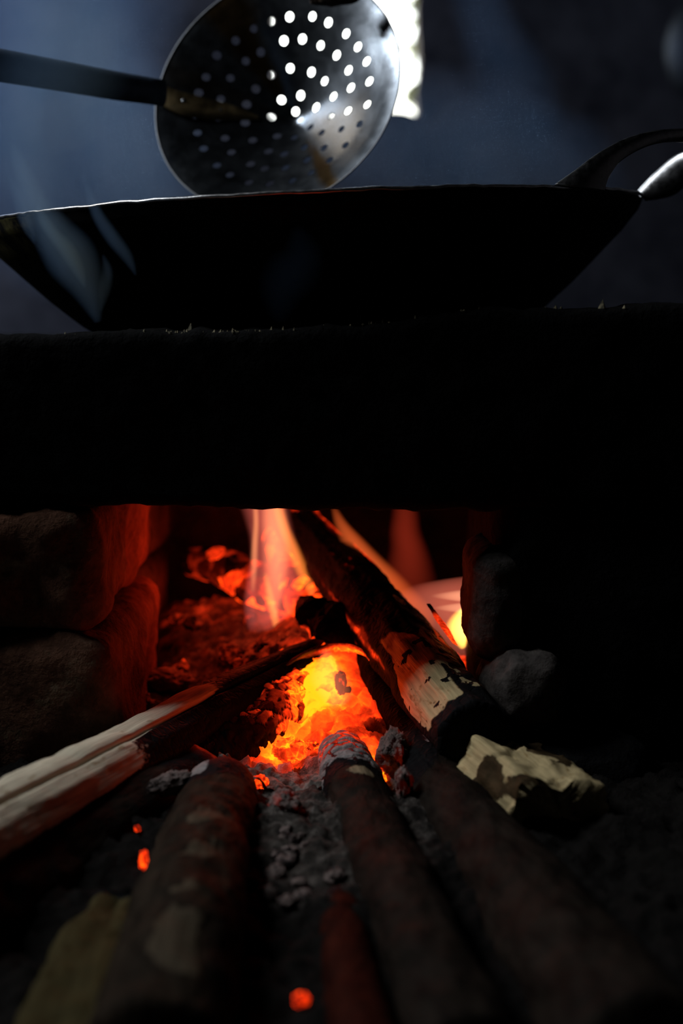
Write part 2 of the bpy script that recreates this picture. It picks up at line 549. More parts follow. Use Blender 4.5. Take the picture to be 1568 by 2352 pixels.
tv, tf = plate_with_holes([(-0.60, 0.06), (0.60, 0.06), (0.60, 0.86), (-0.60, 0.86)], [[(-0.036 + 0.231 * math.cos(a), 0.37 + 0.231 * math.sin(a)) for a in np.linspace(0, 2 * math.pi, 65)[:-1]]])
V, Fc = extrude_plate(tv, tf, lambda q: (q[0], q[1], 0.416), Vector((0, 0, -0.05)))
mesh_obj("stove_top", V, Fc, M['soot_clay'], stove, smooth=False)


def crumbs_on_lintel():
    r = random.Random(3); V, F = [], []
    for i in range(150):
        x = r.choice([r.gauss(-0.14, 0.05), r.uniform(-0.25, 0.5)]); y = r.uniform(0.004, 0.02)
        z = float(np.interp(x, [-0.55, -0.235, -0.05, 0.05, 0.12, 0.6], [0.430, 0.4295, 0.434, 0.442, 0.4535, 0.4555])) - 0.0015
        s = r.uniform(0.0006, 0.002) * (2.0 if r.random() < 0.08 else 1); b = len(V)
        for d in ((1, 0, 0), (-1, 0.2, 0), (0, 1, 0), (0.2, -1, 0), (0, 0, r.uniform(0.5, 2.6)), (0, 0, -1)):
            V.append((x + s * d[0] * r.uniform(.6, 1.4), y + s * d[1], z + s * d[2]))
        for f in ((0, 2, 4), (2, 1, 4), (1, 3, 4), (3, 0, 4), (2, 0, 5), (1, 2, 5), (3, 1, 5), (0, 3, 5)): F.append(tuple(b + q for q in f))
    m = NT("crumbs"); m.bsdf(m.ramp(m.noise(m.geo_pos(), 200, 1), [(0.4, (0.03, 0.025, 0.01)), (0.6, (0.2, 0.17, 0.10))]), 0.9)
    mesh_obj("crumbs", V, F, m.m, stove, smooth=False, kind='stuff')


crumbs_on_lintel()


# ------------------------------------------------------------------ wok
def iron_mat():
    m = NT("sooty_wok_iron"); p = m.objc()
    n1 = m.noise(p, 34, 6, 0.65); n2 = m.noise(p, 9, 3, 0.6)
    rust = m.math('MULTIPLY', m.maprange(m.attr('rust'), 0.25, 0.75), m.maprange(n1, 0.42, 0.60))
    col = m.mixc(n2, (0.0022, 0.0022, 0.0024), (0.005, 0.005, 0.0055))
    col = m.mixc(rust, col, (0.085, 0.075, 0.028))
    m.bsdf(col, 0.75, 0.0, m.bump(n1, 0.6, 0.0012), 0.12)
    return m.m


def steel_mat(name, base, rough, bump=0.3, bscale=60, stain_or_sheen=None, metal=1.0):
    m = NT(name); p = m.objc()
    n1 = m.noise(p, bscale, 5, 0.6); n2 = m.noise(p, 11, 4, 0.6, 0.7)
    col = m.mixc(m.maprange(n1, 0.35, 0.65), tuple(c * 0.7 for c in base), base)
    if stain_or_sheen: col = m.mixc(m.maprange(n2, 0.46, 0.66), col, stain_or_sheen)
    r = m.maprange(n1, 0.3, 0.7, rough * 0.8, rough * 1.25)
    m.bsdf(col, r, metal, m.bump(n1, bump, 0.0006))
    return m.m


def lathe(profile, n, closed=False):
    V = []; m = len(profile)
    for (r, z) in profile:
        for j in range(n):
            a = 2 * math.pi * j / n; V.append((r * math.cos(a), r * math.sin(a), z))
    F = []
    for i in range(m - 1 + (1 if closed else 0)):
        for j in range(n):
            k = (j + 1) % n; i2 = (i + 1) % m
            F.append((i * n + j, i * n + k, i2 * n + k, i2 * n + j))
    return np.array(V), F


WOK_C = Vector((-0.036, 0.37, 0.5565)); WOK_R = 0.374
wok = thing("wok", "wide soot-black iron wok resting on the clay stove", "wok", WOK_C)
roll, fwd = math.radians(2.6), math.radians(0.6)
RW = (Matrix.Rotation(-roll, 3, 'Y') @ Matrix.Rotation(fwd, 3, 'X'))


def wok_place(V):
    return np.array([tuple(RW @ Vector(v) + WOK_C) for v in V])


outer = [(0.374, 0.0), (0.3695, -0.012), (0.352, -0.036), (0.325, -0.066), (0.297, -0.096), (0.266, -0.126), (0.235, -0.150), (0.19, -0.178), (0.14, -0.197), (0.08, -0.209), (0.02, -0.213)]
outer = [(r_, z_ * 0.89) for r_, z_ in outer]
inner = [(max(0.004, r - 0.004), z + 0.004) for r, z in reversed(outer)]
prof = []
o2 = outer + inner
for i in range(len(o2) - 1):
    for k in range(4): prof.append((o2[i][0] + (o2[i + 1][0] - o2[i][0]) * k / 4, o2[i][1] + (o2[i + 1][1] - o2[i][1]) * k / 4))
prof.append(o2[-1])
V, Fc = lathe(prof, 180)
V = V + fbm(V * 18, 3, 2)[:, None] * V * np.array([0.003, 0.003, 0.003])
rust = np.clip(sstep(-0.20, -0.34, V[:, 0]) * sstep(-0.13, -0.02, V[:, 2]) + fbm(V * 14, 3, 5) * 0.5, 0, 1)
mesh_obj("bowl", wok_place(V), Fc, iron_mat(), wok, {'rust': rust})
V, Fc = lathe([(WOK_R + 0.0018 * math.cos(a), 0.003 + 0.0018 * math.sin(a)) for a in np.linspace(0, 2 * math.pi, 9)[:-1]], 260, True)
V = V + np.stack([V[:, 0] * 0, V[:, 0] * 0, fbm(V * 60, 4, 6) * 0.0016], 1)
mesh_obj("rim", wok_place(V), Fc, steel_mat("bare_rim_iron", (0.6, 0.6, 0.62), 0.33, 0.6, 140), wok)['label'] = "bare metal rim of the wok catching daylight"


def strap(name, edges, thick, mat, parent, sub=8):
    """bent flat strap between two edge lines, given thickness"""
    def cr(pts, n):
        out = []; q = [pts[0]] + pts + [pts[-1]]
        for i in range(1, len(q) - 2):
            for k in range(n):
                t = k / n; a, b, c, d = q[i - 1], q[i], q[i + 1], q[i + 2]
                out.append(0.5 * ((2 * b) + (c - a) * t + (2 * a - 5 * b + 4 * c - d) * t * t + (3 * b - a - 3 * c + d) * t ** 3))
        out.append(pts[-1]); return out
    A = cr([e[0] for e in edges], sub); B = cr([e[1] for e in edges], sub)
    V, F = [], []; n = len(A)
    prev = None
    for i in range(n):
        tdir = (A[min(i + 1, n - 1)] + B[min(i + 1, n - 1)] - A[max(i - 1, 0)] - B[max(i - 1, 0)]).normalized()
        w = (B[i] - A[i]); nn = tdir.cross(w).normalized()
        if prev is not None and nn.dot(prev) < 0: nn = -nn
        prev = nn
        w = w.normalized(); e = thick * 0.5
        mid = (A[i] + B[i]) / 2
        V += [A[i] + nn * e + w * e * .6, A[i] - w * 0, A[i] - nn * e + w * e * .6, mid - nn * e * 1.3, B[i] - nn * e - w * e * .6, B[i], B[i] + nn * e - w * e * .6, mid + nn * e * 1.3]
    for i in range(n - 1):
        for j in range(8):
            k = (j + 1) % 8
            F.append((i * 8 + j, i * 8 + k, i * 8 + 8 + k, i * 8 + 8 + j))
    F.append(tuple(range(7, -1, -1))); F.append(tuple((n - 1) * 8 + j for j in range(8)))
    return mesh_obj(name, [tuple(v) for v in V], F, mat, parent)


M['handle_iron'] = steel_mat("worn_handle_iron", (0.26, 0.26, 0.27), 0.30, 0.5, 130)
EDG = [((1272, 424, .075), (1388, 440, .085)), ((1318, 392, .08), (1398, 408, .09)), ((1372, 352, .09), (1426, 370, .10)), ((1440, 316, .11), (1482, 338, .12)),
       ((1524, 297, .14), (1536, 327, .15)), ((1612, 300, .18), (1598, 332, .19)), ((1662, 330, .22), (1632, 352, .225)),
       ((1640, 345, .255), (1650, 385, .25)), ((1568, 347, .28), (1600, 402, .275)), ((1508, 392, .295), (1548, 448, .29)), ((1462, 440, .305), (1482, 462, .30))]
strap("handle", [(P(*a), P(*b)) for a, b in EDG], 0.007, M['handle_iron'], wok)['label'] = "arched flat iron ear handle of the wok"


# ------------------------------------------------------------------ skimmer
SK_Y = 0.40
SK_C = P(630, 207, SK_Y); SK_S = (SK_Y - CAM.y) / F_PX
SK_R = 291 * SK_S
tilt = math.acos(0.80)
sight = (SK_C - CAM).normalized(); s_right = sight.cross(UP).normalized(); s_up = s_right.cross(sight)
nz = (-s_right * (0.6 * math.sin(tilt)) + s_up * (0.8 * math.sin(tilt)) - sight * math.cos(tilt)).normalized()   # the hollow side faces the cook
nx = (RIGHT - nz * RIGHT.dot(nz)).normalized(); ny = nz.cross(nx)
SKM = Matrix((nx, ny, nz)).transposed()
SK_H = 150 * SK_S


def sk_depth(r):
    return float(np.interp(r, [0, 0.04, 0.17, 0.36, 0.55, 0.75, 0.93, 1.0], [0.955, 0.945, 0.815, 0.615, 0.42, 0.215, 0.05, 0.0])) * SK_H


def sk3(p):
    r = math.hypot(p[0], p[1]) / SK_R
    return SK_C + SKM @ Vector((p[0], p[1], -sk_depth(r)))


skim = thing("skimmer", "round perforated steel skimmer held above the wok, handle to the left", "skimmer", SK_C)
holes = []; r = random.Random(2)
for rad, cnt, ph in ((0.065, 1, 0.9), (0.19, 7, 0.3), (0.365, 14, 0.15), (0.55, 20, 0.05), (0.715, 26, 0.0)):
    for k in range(cnt):
        a = ph + 2 * math.pi * (k + r.uniform(-.12, .12)) / cnt; rr = (rad + r.uniform(-.012, .012)) * SK_R
        hr = SK_R * r.uniform(0.030, 0.035)
        holes.append([(rr * math.cos(a) + hr * math.cos(b), rr * math.sin(a) + hr * math.sin(b)) for b in np.linspace(0, 2 * math.pi, 15)[:-1]])
hc = [(sum(p[0] for p in h) / len(h), sum(p[1] for p in h) / len(h)) for h in holes]
extra = []
for i in range(1, 24):
    rr = SK_R * i / 24; n = max(8, int(i * 5))
    for j in range(n):
        a = 2 * math.pi * j / n; q = (rr * math.cos(a), rr * math.sin(a))
        if all((q[0] - c[0]) ** 2 + (q[1] - c[1]) ** 2 > (0.05 * SK_R) ** 2 for c in hc): extra.append(q)
outer_ring = [(SK_R * math.cos(a), SK_R * math.sin(a)) for a in np.linspace(0, 2 * math.pi, 145)[:-1]]
v2, f2 = plate_with_holes(outer_ring, holes, extra)
V, Fc = extrude_plate(v2, f2, sk3, -nz * 0.0012)
skm = NT("tarnished_steel_sheet"); p = skm.objc()
n1 = skm.noise(p, 45, 6, 0.65); n2 = skm.noise(p, 13, 4, 0.6, 0.8)
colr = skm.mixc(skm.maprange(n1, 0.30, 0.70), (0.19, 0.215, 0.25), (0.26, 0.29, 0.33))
colr = skm.mixc(skm.maprange(skm.math('ADD', skm.attr('stain_or_sheen'), skm.math('MULTIPLY', skm.math('SUBTRACT', n2, 0.5), 0.9)), 0.25, 0.8), colr, (0.20, 0.125, 0.055))
skm.bsdf(colr, skm.maprange(n1, 0.3, 0.7, 0.20, 0.27), 1.0, skm.bump(n2, 0.12, 0.003))
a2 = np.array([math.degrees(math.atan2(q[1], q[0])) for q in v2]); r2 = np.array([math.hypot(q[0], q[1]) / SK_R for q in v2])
st = np.exp(-((a2 - 118) / 13) ** 2) * sstep(0.1, 0.3, r2) + np.exp(-((a2 + 62) / 4.5) ** 2) * sstep(0.2, 0.4, r2) + 0.5 * np.exp(-((a2 - 160) / 12) ** 2)  # streaks reflected in the cone, painted into the sheet as brown angular bands
bowl = mesh_obj("strainer_disc", V, Fc, skm.m, skim, {'stain_or_sheen': np.concatenate([st, st])}, smooth=False)
bm = bmesh.new(); bm.from_mesh(bowl.data)
for f in bm.faces: f.smooth = True
for e in bm.edges:
    if len(e.link_faces) == 2 and e.calc_face_angle() > 0.8: e.smooth = False
bm.to_mesh(bowl.data); bm.free()
# rolled rim wire
V, Fc = [], []
for i in range(160):
    a = 2 * math.pi * i / 160
    for j in range(6):
        b = j * math.pi / 3; q = 0.0011
        V.append(tuple(SK_C + SKM @ Vector(((SK_R + q * math.cos(b)) * math.cos(a), (SK_R + q * math.cos(b)) * math.sin(a), q * math.sin(b)))))
for i in range(160):
    for j in range(6):
        Fc.append((i * 6 + j, i * 6 + (j + 1) % 6, ((i + 1) % 160) * 6 + (j + 1) % 6, ((i + 1) % 160) * 6 + j))
M['steel'] = steel_mat("polished_edge_steel", (0.55, 0.57, 0.6), 0.25)
mesh_obj("rim", V, Fc, steel_mat("dull_edge_steel", (0.22, 0.23, 0.25), 0.45), skim)


def tube(name, pts, radii, mat, parent, n=20, flat=1.0, cap=True):
    V, F = [], []
    for i, (c, rr) in enumerate(zip(pts, radii)):
        t = (pts[min(i + 1, len(pts) - 1)] - pts[max(i - 1, 0)]).normalized()
        s = t.cross(Vector((0, 0, 1))).normalized(); h = s.cross(t)
        for j in range(n):
            a = 2 * math.pi * j / n
            V.append(tuple(c + s * (rr * flat * math.cos(a)) + h * (rr * math.sin(a))))
    for i in range(len(pts) - 1):
        for j in range(n):
            F.append((i * n + j, i * n + (j + 1) % n, i * n + n + (j + 1) % n, i * n + n + j))
    if cap: F.append(tuple(range(n - 1, -1, -1))); F.append(tuple((len(pts) - 1) * n + j for j in range(n)))
    return mesh_obj(name, V, F, mat, parent)


# handle socket, then the tang riveted along the cone
hp = [P(-330, 96, 0.19), P(-100, 134, 0.245), P(0, 150, 0.27), P(150, 176, 0.31), P(260, 196, 0.345), P(340, 208, 0.372), P(374, 214, 0.386)]
M['handle_steel'] = steel_mat("dark_socket_steel", (0.10, 0.14, 0.21), 0.40, 0.5, 40, metal=0.5)
tube("handle", hp, [0.0185, 0.018, 0.0175, 0.0165, 0.016, 0.0152, 0.015], M['handle_steel'], skim, 24, 0.55)['label'] = "dark steel socket handle"


def sk_px(px, py, lift):
    """the point of the cone seen at a pixel"""
    d = (FWD + RIGHT * ((px - 784.0) / F_PX) - UP * ((py - 1176.0) / F_PX))
    lo, hi = 1.3, 2.2
    best = None
    for k in range(400):
        t = lo + (hi - lo) * k / 400; q = SKM.transposed() @ (CAM + d * t - SK_C)
        g = q.z + sk_depth(min(1.0, math.hypot(q.x, q.y) / SK_R))
        if best is None and g < 0: best = t
    q = CAM + d * (best or 1.7)
    return q + nz * lift


tang = [(sk_px(374, 198, .002), sk_px(374, 247, .002)), (sk_px(420, 214, .004), sk_px(420, 268, .003)), (sk_px(480, 230, .004), sk_px(480, 278, .003)),
        (sk_px(540, 246, .003), sk_px(540, 279, .003)), (sk_px(596, 268, .002), sk_px(596, 278, .002))]
M['brass'] = steel_mat("brown_stained_tang", (0.20, 0.145, 0.075), 0.42, 0.6, 50)
tang_o = strap("tang", tang, 0.003, M['brass'], skim); tang_o['label'] = "brown-stained pointed tang on the strainer disc"
for q in ((424, 236), (508, 258)):
    c = sk_px(q[0], q[1], .0045); V, Fc = lathe([(0.0002, 0.0022), (0.0022, 0.0018), (0.0034, 0.0006), (0.0036, -0.001)], 14)
    mesh_obj("rivet", [tuple(c + SKM @ Vector(v)) for v in V], Fc, M['steel'], tang_o)


def blob(name, c, size, mat, seed, parent=None, n=26, amp=0.35, freq=1.6, smooth=True, attrs=None, chop=None):
    V, F = rounded_block((1, 1, 1), 0.95, n / 2.0 / 2, amp, freq, seed, None, amp * 0.25)
    V = V * np.array(size)
    if chop: V = chop(V)
    return mesh_obj(name, V + np.array(c), F, mat, parent, attrs, smooth)


fm = NT("burnt_food"); fm.bsdf(fm.mixc(fm.noise(fm.objc(), 70, 5), (0.01, 0.006, 0.003), (0.06, 0.03, 0.015)), 0.8)
tag(blob("food_scrap", P(765, -8, 0.375), (0.030, 0.010, 0.0105), fm.m, 31, amp=0.3, n=44), "dark brown scrap of fried food at the skimmer's upper edge", "food")

# a dark round pan hanging on the back wall, only its rim catching light
pan = thing("hanging_pan", "dark rounded pan hanging in the shadow at the far right edge", "pan", (1.02, 3.17, 1.05))
V, Fc = lathe([(0.005, -0.06), (0.10, -0.058), (0.15, -0.045), (0.175, -0.01), (0.18, 0.0), (0.176, 0.002), (0.165, -0.02), (0.14, -0.04), (0.005, -0.052)], 72)
pc = P(1612, 185, 3.05)
mesh_obj("pan_body", [tuple(Vector((v[0], v[2] + 0.05, v[1])) + pc) for v in V], Fc, steel_mat("dull_pan_metal", (0.10, 0.105, 0.11), 0.55), pan)
tube("pan_handle", [pc + Vector((0, 0.05, 0.17)), pc + Vector((0, 0.06, 0.25)), pc + Vector((0, 0.08, 0.36))], [0.012, 0.01, 0.011], M['handle_steel'], pan, 10)
pan.location = pc


# ------------------------------------------------------------------ logs
def resample(poly, n):
    poly = [np.array(p, float) for p in poly]; poly.append(poly[0])
    L = [0]
    for a, b in zip(poly[:-1], poly[1:]): L.append(L[-1] + np.linalg.norm(b - a))
    s = np.linspace(0, L[-1], n, endpoint=False); P2 = np.array(poly)
    out = np.stack([np.interp(s, L, P2[:, 0]), np.interp(s, L, P2[:, 1])], 1)
    for _ in range(2): out = 0.25 * np.roll(out, 1, 0) + 0.5 * out + 0.25 * np.roll(out, -1, 0)
    return out


ROUND = [(math.cos(a), math.sin(a)) for a in np.linspace(0, 2 * math.pi, 33)[:-1]]


def log_geo(path, radii, section=ROUND, nl=160, na=72, seed=1, amp=0.003, freq=45, stretch=0.35, roll=0.0, cap0=0.3, cap1=0.3, rough=0.0):
    """swept log: returns vertices, faces and the surface coordinates of every vertex"""
    path = [Vector(p) for p in path]
    q = [path[0] * 2 - path[1]] + path + [path[-1] * 2 - path[-2]]
    pts, rad = [], []
    seg = len(path) - 1
    for i in range(nl):
        u = i / (nl - 1) * seg; k = min(int(u), seg - 1); t = u - k
        a, b, c, d = q[k], q[k + 1], q[k + 2], q[k + 3]
        pts.append(0.5 * ((2 * b) + (c - a) * t + (2 * a - 5 * b + 4 * c - d) * t * t + (3 * b - a - 3 * c + d) * t ** 3))
        rad.append(radii[k] + (radii[k + 1] - radii[k]) * t)
    sec = resample(section, na)
    length = 0.0; V, S, T, A, G, CAP = [], [], [], [], [], []
    ang = np.arctan2(sec[:, 1], sec[:, 0])

    def ring(i, scale, push, capf):
        t = (pts[min(i + 1, nl - 1)] - pts[max(i - 1, 0)]).normalized()
        s = t.cross(Vector((0, 0, 1))).normalized(); h = s.cross(t)
        cr_, sr = math.cos(roll), math.sin(roll)
        s, h = s * cr_ + h * sr, h * cr_ - s * sr
        c = np.array(pts[i] + t * push); s = np.array(s); h = np.array(h)
        R = rad[i] * scale
        ringv = c + R * (sec[:, 0:1] * s + sec[:, 1:2] * h)
        V.append(ringv); S.append((sec[:, 0:1] * s + sec[:, 1:2] * h) * (1 - capf) + np.array(t) * capf * (1 if i > 0 else -1))
        T.append(np.full(na, i / (nl - 1))); A.append(ang)
        G.append(np.stack([np.full(na, length + push), sec[:, 0] * R, sec[:, 1] * R], 1)); CAP.append(np.full(na, capf))
    for k, sc in enumerate((0.02, 0.3, 0.6, 0.85)):
        ring(0, sc, -cap0 * rad[0] * (1 - sc * sc), 1.0)
    for i in range(nl):
        if i: length += (pts[i] - pts[i - 1]).length
        ring(i, 1.0, 0.0, 0.0)
    for sc in (0.85, 0.6, 0.3, 0.02):
        ring(nl - 1, sc, cap1 * rad[-1] * (1 - sc * sc), 1.0)
    nr = len(V)
    V, S, T, A, G, CAP = (np.concatenate(x) for x in (V, S, T, A, G, CAP))
    S = S / np.maximum(np.linalg.norm(S, axis=1, keepdims=True), 1e-6)
    noi = fbm(G * np.array([freq * stretch, freq, freq]) + seed * 5.3, 5, seed)
    V = V + S * (noi * amp)[:, None]
    if rough:
        V = V + S * (fbm(G * np.array([22, 30, 30]) + seed * 2.7, 3, seed + 40) * rough)[:, None]
    F = []
    for i in range(nr - 1):
        for j in range(na):
            k = (j + 1) % na
            F.append((i * na + j, i * na + k, i * na + na + k, i * na + na + j))
    return dict(V=V, S=S, F=F, t=T, ang=A, gr=G + seed * 0.37, cap=CAP, L=length)


def build_log(name, label, g, mat, char=None, wood=None, ash=None, heat=None, names=('bark', 'split_face', 'charred_end', 'ash_crust'), cat="log", group=None):
    n = len(g['V']); z = np.zeros(n)
    at = {'char': z + (char if char is not None else 0), 'wood': z + (wood if wood is not None else 0),
          'ash': z + (ash if ash is not None else 0), 'glow': z + (heat if heat is not None else 0), 'gr': g['gr']}
    V = g['V']
    base = V.mean(0).copy(); base[2] = V[:, 2].min()
    root = thing(name, label, cat, tuple(base), group)
    fi = np.array(g['F'])
    fw, fc, fa = (at[k][fi].mean(1) for k in ('wood', 'char', 'ash'))
    lab = np.where(fa > 0.5, 3, np.where(fc > 0.5, 2, np.where(fw > 0.5, 1, 0)))
    comps = islands(fi, lab)
    main = np.bincount(lab).argmax()
    for k, faces in comps:
        if len(faces) < 130: lab[faces] = main        # specks stay with the log's main surface
    for k, faces in islands(fi, lab) if len(comps) > 1 else comps:
        if len(faces) < 130 and k != main: continue
        v, f, a = sub_mesh(V, fi[faces], at)
        mesh_obj(names[k], v, f, M[mat if a['glow'].max() > 0.03 else mat + '_cold'], root, a)
    return root


WOODS = dict(dark_log=dict(bark=(0.012, 0.009, 0.007), wood=(0.26, 0.21, 0.13)), brown_log=dict(bark=(0.018, 0.0125, 0.0085), wood=(0.07, 0.053, 0.035)),
             red_log=dict(bark=(0.022, 0.0045, 0.0025)), pale_log=dict(bark=(0.012, 0.009, 0.007), wood=(0.60, 0.53, 0.40)),
             cream_log=dict(bark=(0.040, 0.026, 0.013), wood=(0.50, 0.39, 0.21)), olive_log=dict(bark=(0.03, 0.022, 0.010), wood=(0.055, 0.043, 0.018)),
             charcoal=dict(bark=(0.012, 0.011, 0.011), ash=(0.17, 0.13, 0.12)))
for k_, v_ in WOODS.items():
    M[k_] = firewood_mat(k_ + "_glowing", **v_); M[k_ + '_cold'] = firewood_mat(k_, glows=False, **v_)


def nz1(g, f, seed, stretch=0.4):
    return fbm(g['gr'] * np.array([f * stretch, f, f]), 4, seed)


# 1. pale split stick running in from the left edge
sec = [(-1.0, -0.05), (-0.85, 0.42), (-0.35, 0.62), (0.02, 0.60), (0.09, 0.30), (0.17, 0.52), (0.60, 0.38), (1.0, -0.02), (0.92, -0.5), (0.3, -0.78), (-0.5, -0.75), (-0.95, -0.45)]
g = log_geo([P(-190, 1982, -0.37), P(40, 1858, -0.24), P(330, 1706, -0.05), P(560, 1584, 0.10), P(745, 1492, 0.21)], [0.034, 0.031, 0.029, 0.029, 0.022], sec, 320, 110, 3, 0.0022, 60, 0.10, roll=-0.22, rough=0.003)
t = g['t']; top = np.sin(g['ang'] + 0.42 * 0)
lim = 0.455 + 0.20 * sstep(0.45, 0.15, np.cos(g['ang'])) * (np.sin(g['ang']) > -0.1) - 0.16 * sstep(0.1, -0.2, np.sin(g['ang']))
char = np.clip((t - lim) / 0.035 * 0.5 + 0.5 + nz1(g, 60, 3) * 0.7, 0, 1)
under = sstep(0.05, -0.35, np.sin(g['ang']))
heat = np.clip(sstep(0.62, 0.8, t) * sstep(-0.70, -0.95, np.sin(g['ang'])) * 0.62 + sstep(0.95, 1.0, t) * 0.25, 0, 1)
ash = np.clip(sstep(0.62, 0.70, t) * sstep(0.9, 0.84, t) * sstep(0.5, 0.9, np.cos(g['ang'] + 0.2)) * (nz1(g, 40, 8, 0.15) * 1.8 + 0.12), 0, 1)  # grey ash streaks that also paint the char's daylight gloss
build_log("split_stick", "long pale split stick with a blackened tip running in from the left edge", g, 'pale_log', char, 1 - under * (t < 0.5), ash * 0.8, heat, names=('bark', 'split_face', 'charred_end', 'ash_and_sheen'), cat="stick")

# peeled bark strip curling off that stick's charred tip
g = log_geo([P(410, 1668, 0.00), P(520, 1602, 0.07), P(620, 1542, 0.13), P(706, 1543, 0.15)], [0.010, 0.012, 0.012, 0.0025], [(-1, 0.1), (0, 0.3), (1, 0.15), (1, -0.1), (0, 0.05), (-1, -0.15)], 120, 30, 14, 0.0012, 70, 0.2, roll=-0.7)
heat = np.clip(sstep(0.2, -0.2, np.sin(g['ang'])) * 0.45 * sstep(0.2, 0.6, g['t']) + nz1(g, 90, 2) * 0.15, 0, 1)
o = build_log("bark_strip", "thin charred bark strip curling over the embers beside the pale stick", g, 'charcoal', 1.0, 0, np.clip(sstep(0.55, 0.2, g['t']) * (0.5 + nz1(g, 50, 4) * 0.8), 0, 1), heat, cat="bark")

# 2. dark log lying under the pale stick
g = log_geo([P(-260, 2250, -0.42), P(60, 2045, -0.26), P(300, 1890, -0.12), P(450, 1790, -0.02)], [0.046, 0.043, 0.040, 0.034], ROUND, 200, 80, 5, 0.004, 40, 0.4, rough=0.004)
char = sstep(0.72, 0.9, g['t'] + nz1(g, 40, 2) * 0.15)
build_log("firewood_log", "thick black-barked log lying under the pale split stick", g, 'dark_log', char, 0, 0, sstep(0.93, 1.0, g['t']) * 0.3)

# 3. glowing charcoal log between the dark log and the embers
g = log_geo([P(425, 1775, -0.01), P(520, 1722, 0.035), P(600, 1665, 0.085), P(690, 1595, 0.145)], [0.024, 0.031, 0.034, 0.030], ROUND, 190, 96, 7, 0.003, 60, 0.7, rough=0.006)
f1, f2_, cid = worley(g['gr'] * np.array([62, 75, 75]) + (fbm(g['gr'] * 60, 3, 77) * 0.6)[:, None], 4)
g['V'] = g['V'] + g['S'] * ((np.minimum(f2_ - f1, 0.35) * 0.009 - 0.002))[:, None]
face = sstep(-0.5, 0.8, np.cos(g['ang'] - 0.1))
heat = np.clip(sstep(0.25, 0.95, g['t']) * face * 0.72 + (cid - 0.55) * 0.42 * sstep(0.2, 0.6, g['t']) - sstep(0.12, 0.0, f2_ - f1) * 0.3 + 0.04, 0, 1)
build_log("charcoal_log", "cracked charcoal log glowing red on its side, left of the ember hollow", g, 'charcoal', 1.0, 0, np.clip(nz1(g, 35, 6) * 1.2 + 0.1, 0, 0.6) * (heat < .2), heat)

# 4. the big charred log leaning from the back to the right front
sec = [(-1.0, 0.0), (-0.8, 0.55), (-0.25, 0.82), (0.3, 0.86), (0.75, 0.6), (1.0, 0.05), (0.85, -0.55), (0.2, -0.9), (-0.5, -0.8), (-0.92, -0.45)]
g = log_geo([P(655, 1165, 0.46), P(740, 1262, 0.38), P(880, 1428, 0.20), P(985, 1560, 0.06), P(1092, 1690, -0.07)], [0.030, 0.034, 0.040, 0.0395, 0.0355], sec, 320, 110, 8, 0.0020, 55, 0.30, roll=0.25, cap1=0.12, rough=0.005)
f1, f2_, cid = worley(g['gr'] * np.array([75, 60, 60]) + (fbm(g['gr'] * 45, 3, 79) * 0.7)[:, None], 9)
g['V'] = g['V'] + g['S'] * (np.minimum(f2_ - f1, 0.3) * 0.0035 * sstep(0.8, 0.5, g['t']))[:, None]
t, an = g['t'], g['ang']
wob = nz1(g, 45, 6) * 0.30
patch = sstep(0.635, 0.67, t + nz1(g, 40, 5) * 0.06) * sstep(-0.05, 0.05, an + wob * 0.6 - 0.25 + 0.65 * sstep(0.70, 0.85, t)) * sstep(1.62, 1.52, an + wob - 0.25 * sstep(0.82, 0.9, t))
endc = sstep(0.955, 0.985, t + nz1(g, 40, 15) * 0.06 + 0.02 * an)
spots = sstep(0.30, 0.42, nz1(g, 95, 21, 0.8)) + sstep(0.22, 0.34, nz1(g, 40, 23, 0.8)) * sstep(1.0, 1.3, an)
strip2 = np.exp(-((an - 2.12 + nz1(g, 30, 29) * 0.15) / 0.17) ** 4) * sstep(0.58, 0.64, t) * sstep(0.97, 0.90, t) * 0.95
woodm = np.clip(np.maximum(patch, strip2) - endc - spots * 0.9, 0, 1)
woodm = np.maximum(woodm, np.exp(-(((t - 0.53) / 0.02) ** 2 + ((an - 1.55) / 0.2) ** 2)) * 1.2)
heat = np.clip(sstep(0.62, 0.2, t) * np.exp(-((an - 1.9) / 0.40) ** 2) * 0.46 * sstep(0.33, 0.2, t + nz1(g, 70, 8, 0.8) * 0.15) + sstep(-0.45, -0.95, np.sin(an)) * sstep(0.8, 0.45, t) * 0.55
               + np.exp(-((an + 0.12 + nz1(g, 60, 33) * 0.3) / 0.16) ** 2) * sstep(0.30, 0.40, t) * sstep(0.80, 0.68, t) * (0.42 + nz1(g, 80, 34) * 0.3)
               + sstep(0.26, 0.42, nz1(g, 55, 31)) * 0.45 * sstep(0.55, 0.3, t) - woodm, 0, 1)
build_log("charred_log", "thick charred log with bared cream wood, leaning across the fire opening", g, 'cream_log', 1 - np.clip(woodm, 0, 1), np.clip(woodm, 0, 1), 0, heat,
          names=('bark', 'bared_wood', 'charred_wood', 'ash_crust'))

